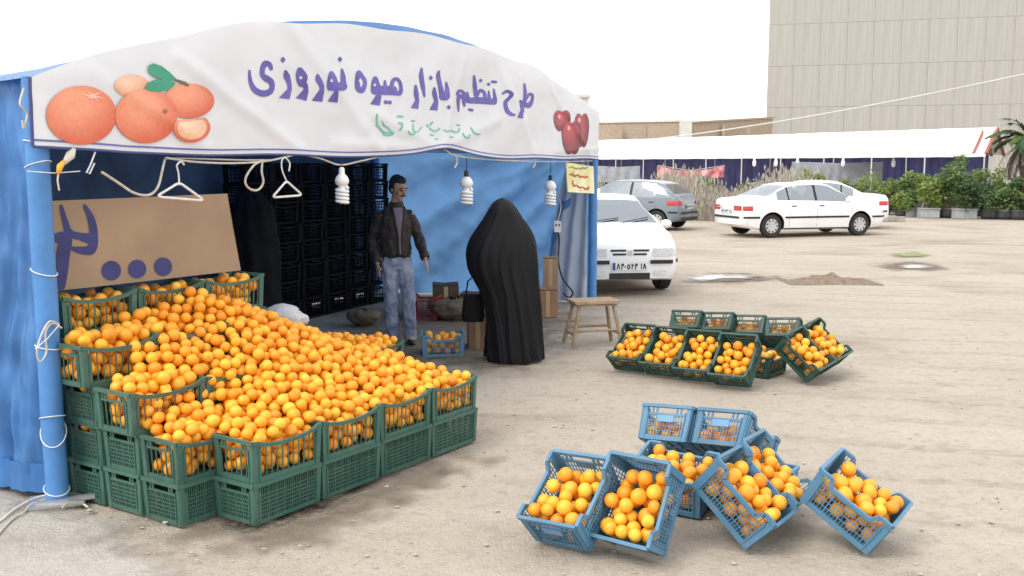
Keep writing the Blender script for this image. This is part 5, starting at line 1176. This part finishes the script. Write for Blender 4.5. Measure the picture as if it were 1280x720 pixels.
hb_ = thing('handbag', 'black handbag hanging at the side of the person in black', 'handbag', (wp.x - .29, wp.y + .13, .36))
q = MB(); loftz(q, [((0, 0, .0), .10, .045), ((0, 0, .05), .115, .055), ((0, 0, .2), .10, .05), ((0, 0, .27), .085, .03)], 20); q.build('bag_body', M_sackb, hb_, smooth=True, sharp=60)
MB().tube([(-.07, 0, .26), (-.05, 0, .40), (0.02, 0, .46), (.06, 0, .40), (.07, 0, .26)], .008, 6).build('strap', M_sackb, hb_)
# ================================================================== CARS
M_glass = glass_mat('car_glass', (.60, .66, .64), .27); M_lens = mat('lamp_lens', (.62, .64, .64), .12, .15, 30, spec=.8); M_redl = mat('tail_lens', (.48, .03, .03), .15, .15, 30, spec=.7)
M_trim = mat('black_trim', (.018, .018, .02), .5, .15, 10); M_tyre = mat('tyre_rubber', (.025, .024, .023), .8, .25, 20, bump=.4, bscale=60); M_hub = mat('hubcap', (.50, .50, .50), .35, .1, 8, metal=.5)
M_seat = mat('seat_fabric', (.13, .13, .135), .9, .2, 10); M_plt = mat('number_plate', (.75, .75, .73), .4, .04); M_pblue = mat('plate_blue', (.03, .06, .30), .4, .05); M_arch = mat('wheel_well', (.012, .012, .012), .9, .1)
def paint(name, c): return mat(name, c, .28, .04, 2, coat=.5, spec=.5)
SEDAN = dict(L=4.41, ax=(1.33, -1.34), rw=.30,
 top=[(-2.20, .74), (-2.17, .90), (-2.10, .985), (-1.95, 1.01), (-1.46, 1.045), (-1.1, 1.24), (-.80, 1.365), (-.55, 1.40), (-.1, 1.415), (.25, 1.405), (.45, 1.37), (.60, 1.30), (1.12, .985), (1.25, .955), (1.7, .875), (2.0, .80), (2.13, .755), (2.18, .70), (2.20, .64)],
 belt=[(-2.20, .70), (-2.17, .82), (-2.1, .91), (-1.45, .965), (0, .935), (1.12, .895), (2.0, .755), (2.13, .70), (2.18, .64), (2.20, .58)],
 bot=[(-2.20, .34), (-2.05, .26), (-1.7, .20), (1.7, .19), (2.05, .22), (2.20, .26)],
 w=[(-2.20, .66), (-2.16, .74), (-2.05, .80), (-1.7, .84), (-1.0, .857), (1.1, .855), (1.7, .825), (2.0, .77), (2.12, .715), (2.18, .66), (2.20, .62)],
 panes=[(-1.18, -.86), (-.81, -.06), (.02, .98)], ws=(.53, 1.10), rwin=(-1.43, -.86))
HATCH = dict(L=3.83, ax=(1.20, -1.24), rw=.285,
 top=[(-1.91, .70), (-1.88, .86), (-1.82, .96), (-1.76, 1.01), (-1.55, 1.19), (-1.34, 1.33), (-1.15, 1.385), (-.7, 1.425), (-.2, 1.435), (.2, 1.42), (.38, 1.385), (.52, 1.31), (1.12, .975), (1.25, .94), (1.6, .83), (1.8, .73), (1.88, .66), (1.91, .58)],
 belt=[(-1.91, .66), (-1.88, .80), (-1.80, .90), (-1.6, .955), (0, .935), (1.12, .895), (1.6, .775), (1.8, .68), (1.88, .60), (1.91, .52)],
 bot=[(-1.91, .34), (-1.8, .27), (-1.5, .20), (1.5, .19), (1.8, .22), (1.91, .27)],
 w=[(-1.91, .64), (-1.87, .72), (-1.75, .785), (-1.3, .825), (1.0, .82), (1.5, .785), (1.75, .71), (1.87, .62), (1.91, .55)],
 panes=[(-1.16, -.42), (-.34, .94)], ws=(.46, 1.10), rwin=(-1.72, -1.36))
def car_build(sp, pm, name, label, loc, heading):
    fi = lambda k, x: float(np.interp(x, [a for a, _ in sp[k]], [b for _, b in sp[k]]))
    def smooth(k, x, h=.05):
        if abs(x) > sp['L'] / 2 - .16: return fi(k, x)
        return sum(fi(k, x + d * h) for d in (-1, -.5, 0, .5, 1)) / 5
    def section(x):
        w, zt, zl, zb = smooth('w', x), smooth('top', x), smooth('belt', x), smooth('bot', x); zl = min(zl, zt - .03); cab = min(1, max(0, (zt - zl - .08) / .34)); cab = cab * cab * (3 - 2 * cab)
        wr_ = w * .905 * (1 - cab) + w * .70 * cab; hgt = zl - zb; ze = zt - .012 - .045 * cab
        P = [(0, zb), (w * .88, zb), (w * .955, zb + .05), (w * .99, zb + hgt * .30), (w, zb + hgt * .52), (w * .985, zb + hgt * .80), (w * .955, zl - .012), (w * .915, zl + .008 * (1 - .3 * cab))]
        a = (w * .905, zl + .014 * min(1, cab * 5)); 
        for t in (.34, .68, 1.0): P.append((a[0] + (wr_ - a[0]) * (t ** 1.15), a[1] + (ze - a[1]) * t))
        P += [(wr_ * .93, zt - .012 * cab - .004), (wr_ * .55, zt + .004), (0, zt + .010)]
        return P
    xs = set(np.round(np.linspace(-sp['L'] / 2 + .01, sp['L'] / 2 - .01, 58), 3)) | {round(a, 3) for a, _ in sp['top']} | {round(a, 3) for a, _ in sp['w']} | {v for p in sp['panes'] for v in p} | set(sp['ws']) | set(sp['rwin']); xs = sorted(xs)
    xs = [x for i, x in enumerate(xs) if i == 0 or x - xs[i - 1] > .004 or True]
    npan = len(sp['panes']); G0 = 2                       # slots: 0 paint, 1 well, then panes L, panes R, windscreen, rear
    mb = MB(); ring = 2 * 14 - 2; allv = []
    for x in xs:
        P = section(x); allv += [(x, y, z) for y, z in P] + [(x, -y, z) for y, z in P[-2:0:-1]]
    fs = []; ms = []
    for i in range(len(xs) - 1):
        xm = (xs[i] + xs[i + 1]) / 2
        for k in range(ring):
            k2 = (k + 1) % ring; fs.append((i * ring + k, i * ring + k2, (i + 1) * ring + k2, (i + 1) * ring + k)); m = 0
            kk = k if k < 13 else ring - 1 - k
            if kk in (7, 8, 9):
                if sp['panes'][0][0] < xm < sp['panes'][-1][1]: m = G0 + 2 * npan + 2
                for q, (a, b_) in enumerate(sp['panes']):
                    if a < xm < b_: m = G0 + q + (npan if k >= 13 else 0)
            if kk in (11, 12):
                if sp['ws'][0] < xm < sp['ws'][1]: m = G0 + 2 * npan
                if sp['rwin'][0] < xm < sp['rwin'][1]: m = G0 + 2 * npan + 1
            ms.append(m)
    fs.append(tuple(range(ring))); fs.append(tuple((len(xs) - 1) * ring + k for k in range(ring - 1, -1, -1))); ms += [0, 0]
    nslots = G0 + 2 * npan + 2; mats = [pm, M_arch] + [M_glass] * (nslots - 2) + [M_trim]
    # keep separate slots although glass repeats
    mb.v = allv; mb.f = fs; mb.m = ms; me = mb.mesh('car_shell', None)
    for s in mats: me.materials.append(s)
    bm = bmesh.new(); bm.from_mesh(me); bmesh.ops.recalc_face_normals(bm, faces=bm.faces); bm.to_mesh(me); bm.free()
    o = obj('car_shell', me); cut = []
    for ax in sp['ax']:
        for s in (-1, 1):
            c = MB(); c.lathe([(sp['rw'] + .055, -.22), (sp['rw'] + .055, .4)], seg=40, M=Matrix.Rotation(-s * math.pi / 2, 3, 'X'), c=(ax, s * .76, sp['rw'] + .01)); cm = c.mesh('c', None)
            for k in mats: cm.materials.append(k)
            cm.polygons.foreach_set('material_index', [1] * len(cm.polygons)); bm = bmesh.new(); bm.from_mesh(cm); bmesh.ops.recalc_face_normals(bm, faces=bm.faces); bm.to_mesh(cm); bm.free()
            co = obj('c', cm); cut.append(co); md = o.modifiers.new('b', 'BOOLEAN'); md.operation = 'DIFFERENCE'; md.solver = 'EXACT'; md.object = co
    me2 = evalmesh(o, 'car_shell')
    for c in cut + [o]: bpy.data.objects.remove(c)
    root = thing(name, label, 'car', loc, (0, 0, heading)); co = [tuple(v.co) for v in me2.vertices]; by = {}
    for p in me2.polygons: by.setdefault(p.material_index, []).append(tuple(p.vertices))
    body = None
    jobs = []
    for slot, F in sorted(by.items()):
        if slot in (1, nslots):
            grp = {}
            for f in F: cx_ = sum(co[i][0] for i in f) / len(f); cy_ = sum(co[i][1] for i in f); grp.setdefault((cx_ > 0 if slot == 1 else round(cx_ * 1.2), cy_ > 0), []).append(f)
            jobs += [(slot, g_) for g_ in grp.values()]
        else: jobs.append((slot, F))
    for slot, F in jobs:
        used = sorted({i for f in F for i in f}); mp_ = {v: i for i, v in enumerate(used)}; q = MB(); q.add([co[i] for i in used], [tuple(mp_[i] for i in f) for f in F])
        nm = 'body' if slot == 0 else ('wheel_arch' if slot == 1 else ('windscreen' if slot == nslots - 2 else ('rear_window' if slot == nslots - 1 else ('door_pillar' if slot == nslots else 'side_window'))))
        q.build(nm, mats[slot] if slot < 2 or slot == nslots else M_glass, root, smooth=True, sharp=38)
    def ys(x, z):
        P = section(x); zz = [p[1] for p in P[1:8]]; yy = [p[0] for p in P[1:8]]; return float(np.interp(z, zz, yy))
    def strip(nm, x0, x1, z0, z1, m, off=.008, side=1, n=30, zf=None, parent=root):
        q = MB(); q.grid(lambda u, v: (x0 + (x1 - x0) * u, side * (ys(x0 + (x1 - x0) * u, z0 + (z1 - z0) * v) + off * math.sin(min(1, min(v, 1 - v) * 4 + .35) * 1.57)), (z0 + (z1 - z0) * v) + (zf(x0 + (x1 - x0) * u) if zf else 0)), n, 4); return q.build(nm, m, parent, smooth=True)
    E = sp['L'] / 2
    def nose(y, end):
        ws_ = sp['w'] if end > 0 else sp['w']; pts = [(wv, xv) for xv, wv in ws_ if xv * end > .5]; pts.sort(); xe = np.interp(abs(y) * 1.012, [a for a, _ in pts], [b for _, b in pts]); return float(xe)
    def face(nm, y0, y1, z0, z1, m, end=1, off=.008, n=14, th=.0, parent=root):
        q = MB(); q.grid(lambda u, v: (nose(y0 + (y1 - y0) * u, end) + end * (off + th * math.sin(math.pi * min(1, max(0, v))) ), y0 + (y1 - y0) * u, z0 + (z1 - z0) * v), n, 5); return q.build(nm, m, parent, smooth=True)
    for s in (-1, 1):
        a, b_ = sp['ax'][1] + sp['rw'] + .07, sp['ax'][0] - sp['rw'] - .07
        strip('side_moulding', a, b_, .495, .545, M_trim, .014, s); strip('side_moulding', -E + .06, sp['ax'][1] - sp['rw'] - .07, .50, .55, M_trim, .014, s); strip('side_moulding', sp['ax'][0] + sp['rw'] + .07, E - .08, .48, .53, M_trim, .014, s)
        strip('sill', a, b_, .205, .235, M_trim, .006, s)
        for x in [p[0] - .035 for p in sp['panes'][1 if npan > 2 else 0:]] + [sp['panes'][-1][1] + .06]:
            strip('door_seam', x, x + .007, .28, min(.90, smooth('belt', x) - .02), M_trim, .0015, s, 1)
        for (p0, p1) in sp['panes'][-2:]: strip('door_handle', p0 + .02, p0 + .17, .80, .825, M_trim, .018, s, 6)
        mr = MB(); mr.ell((sp['panes'][-1][1] - .12, s * .93, .965), (.055, .095, .07)); mr.tube([(sp['panes'][-1][1] - .10, s * .80, .92), (sp['panes'][-1][1] - .12, s * .88, .94)], .03, 8); mr.build('mirror', pm, root, smooth=True)
        if sp is SEDAN:
            face('headlight', s * .34, s * .655, .585, .695, M_lens, 1, .010); strip('indicator', E - .14, E - .03, .585, .68, M_lens, .012, s, 8)
            face('tail_light', s * .36, s * .70, .70, .83, M_redl, -1, .012); strip('tail_light', -E + .03, -E + .30, .70, .82, M_redl, .010, s, 8)
            face('bumper_strip', s * .30, s * .64, .475, .53, M_trim, 1, .030); face('fog_light', s * .36, s * .54, .31, .375, M_lens, 1, .012)
            for z in (.655, .60): face('grille_slot', s * .055, s * (.285 if z > .62 else .25), z, z + .028, M_trim, 1, .010, 8)
        else:
            strip('tail_light', -E + .05, -E + .36, .72, .86, M_redl, .012, s, 10); face('tail_light', s * .50, s * .70, .73, .84, M_redl, -1, .014); face('headlight', s * .30, s * .56, .56, .70, M_lens, 1, .012); strip('indicator', E - .40, E - .05, .60, .70, M_lens, .010, s, 10)
    if sp is SEDAN:
        face('rear_strip', -.66, .66, .50, .555, M_trim, -1, .020, 30); face('lower_grille', -.30, .30, .255, .345, M_trim, 1, .010, 12); face('badge', -.035, .035, .60, .67, M_hub, 1, .014, 4)
        face('badge', .20, .50, .76, .785, M_hub, -1, .016, 6)
    else:
        face('rear_strip', -.62, .62, .47, .53, M_trim, -1, .022, 30); face('grille_slot', -.28, .28, .52, .57, M_trim, 1, .012); face('rear_wiper', -.02, .02, 1.0, 1.02, M_trim, -1, -.05)
        dv = MB(); dv.grid(lambda u, v: (-E - .012 - .01 * v, -.60 + 1.2 * u, .27 + .10 * v), 8, 2); dv.build('rear_valance', M_trim, root)
    for end in (1, -1):
        zp = .385 if end > 0 else .62; pl = face('number_plate', -.26, .26, zp, zp + .115, M_plt, end, .024, 4); X = nose(0, end) + end * .028
        face('plate_band', -.255 * end, -.215 * end, zp + .005, zp + .110, M_pblue, end, .027, 2, parent=pl)
        dg = [[(-1, 0, .16), (-.6, 1, .16), (-.2, 0, .16)], [(.5, 1, .16), (.5, 0, .16)], [(.45, .8, .2), (.9, 1, .16), (1.0, .7, .16)], [(1.5, .45, .2)], [(2.6, .9, .16), (2.2, .4, .16), (2.6, .05, .16), (3.0, .4, .16), (2.6, .9, .16)], [(3.6, 1, .16), (3.7, .6, .16), (4.1, .8, .16)], [(3.7, .6, .16), (3.7, 0, .16)], [(4.8, 1, .16), (4.8, 0, .16)], [(4.8, .95, .16), (5.2, .7, .16), (5.4, 1, .16)], [(6.6, 1, .16), (6.6, 0, .16)], [(7.3, 0, .16), (7.6, 1, .16), (8, 0, .16)]]
        print_mesh([[(x, y, r) for x, y, r in st] for st in dg], [], .08, lambda x, y: (X, end * (-.19 + (x + 1) * .047), zp + .022 + y * .068), 'plate_lettering', M_trim, pl)
    for nm, x in (('bonnet_seam', 1.20), ('boot_seam', -E + (.20 if sp is SEDAN else .10))):
        q = MB(); q.grid(lambda u, v: (x + .008 * v, -.70 + 1.4 * u, max(smooth('top', x), .3) + .0125 - .004 * abs(2 * u - 1) ** 2 - .02 * abs(2 * u - 1) ** 6), 16, 1); q.build(nm, M_trim, root)
    wi = MB(); wi.bar((1.14, -.45, 1.01), (1.02, .12, 1.075), .014, .012); wi.bar((1.14, .15, 1.01), (1.0, .60, 1.08), .014, .012); wi.build('wiper', M_trim, root)
    it = MB()
    for s in (-1, 1):
        it.box((-.02, s * .36, .52), (.48, .44, .18)); it.box((-.30, s * .36, .82), (.14, .42, .52), Matrix.Rotation(-.25, 3, 'Y')); it.box((-.40, s * .36, 1.13), (.08, .24, .14))
    it.box((-.95, 0, .55), (.45, 1.2, .22)); it.box((-1.20, 0, .82), (.14, 1.2, .46), Matrix.Rotation(-.3, 3, 'Y')); it.box((1.0, 0, .78), (.35, 1.35, .22)); it.build('interior', M_seat, root)
    MB().tube([(.70 + .06 * math.sin(a), .36 + .19 * math.cos(a), .92 + .18 * math.sin(a)) for a in np.linspace(0, 6.283, 21)[:-1]], .015, 6, closed=True).build('steering_wheel', M_trim, root)
    R = sp['rw']; ty = MB().lathe([(R * .62, -.085), (R * .90, -.095), (R * .985, -.075), (R, -.04), (R, .04), (R * .985, .075), (R * .90, .095), (R * .62, .085), (R * .60, .05)], seg=36).mesh('wheel', M_tyre, True, 40)
    hc = MB(); hc.lathe([(R * .63, .060), (R * .62, .085), (R * .40, .090), (R * .18, .075), (0.002, .082)], seg=36)
    hm_ = hc.mesh('hubcap', M_hub, True, 40); sl = MB()
    for k in range(9): a = k * 2 * math.pi / 9; sl.box((R * .50 * math.cos(a), R * .50 * math.sin(a), .0885), (R * .16, R * .12, .008), Matrix.Rotation(a, 3, 'Z'))
    slm = sl.mesh('hubcap_slot', M_trim)
    for ax in sp['ax']:
        for s in (-1, 1):
            wv = obj('wheel', ty, root, (ax, s * (smooth('w', ax) - .115), R), (-s * math.pi / 2, 0, 0)); h = obj('hubcap', hm_, wv); obj('hubcap_slot', slm, h)['kind'] = 'stuff'
    return root
white = paint('white_car_paint', (.78, .78, .77)); grey = paint('silver_grey_paint', (.17, .205, .235))
# side-on sedan: near-side rear wheel stands on the ground at this pixel
def place_heading(ang): return ang
hd = RAD(17); rwp = gp(964, 297); d = Vector((math.cos(hd), math.sin(hd), 0)); left = Vector((-d.y, d.x, 0))
c = rwp + d * 1.34 + left * .80
s1 = car_build(SEDAN, white, 'parked_sedan', 'white sedan parked side on beside the puddle', (c.x, c.y, 0), hd)
fz = s1
hd2 = RAD(-82); d2 = Vector((math.cos(hd2), math.sin(hd2), 0)); nz_ = Vector((1.69, 14.3, 0)); c2 = nz_ - d2 * 2.2
s2 = copy_tree(s1); s2.location = (c2.x, c2.y, 0); s2.rotation_euler = (0, 0, hd2); s2['label'] = 'white sedan parked nose out beside the far tent pole'
hd3 = RAD(168); c3 = atY(1012, 250, 30.6)
s3 = copy_tree(s1); s3.location = (c3.x, 30.6, 0); s3.rotation_euler = (0, 0, hd3); s3['label'] = 'white sedan mostly hidden behind the side on sedan'
for s in (s1, s2, s3): s['group'] = 'white sedans parked on the lot'
hd4 = RAD(148); d4 = Vector((math.cos(hd4), math.sin(hd4), 0)); l4 = Vector((-d4.y, d4.x, 0)); rr = gp(846, 284.5); c4 = rr + d4 * 1.24 + l4 * .72
car_build(HATCH, grey, 'parked_hatchback', 'silver grey hatchback parked by the dry weeds, seen from behind', (c4.x, c4.y, 0), hd4)
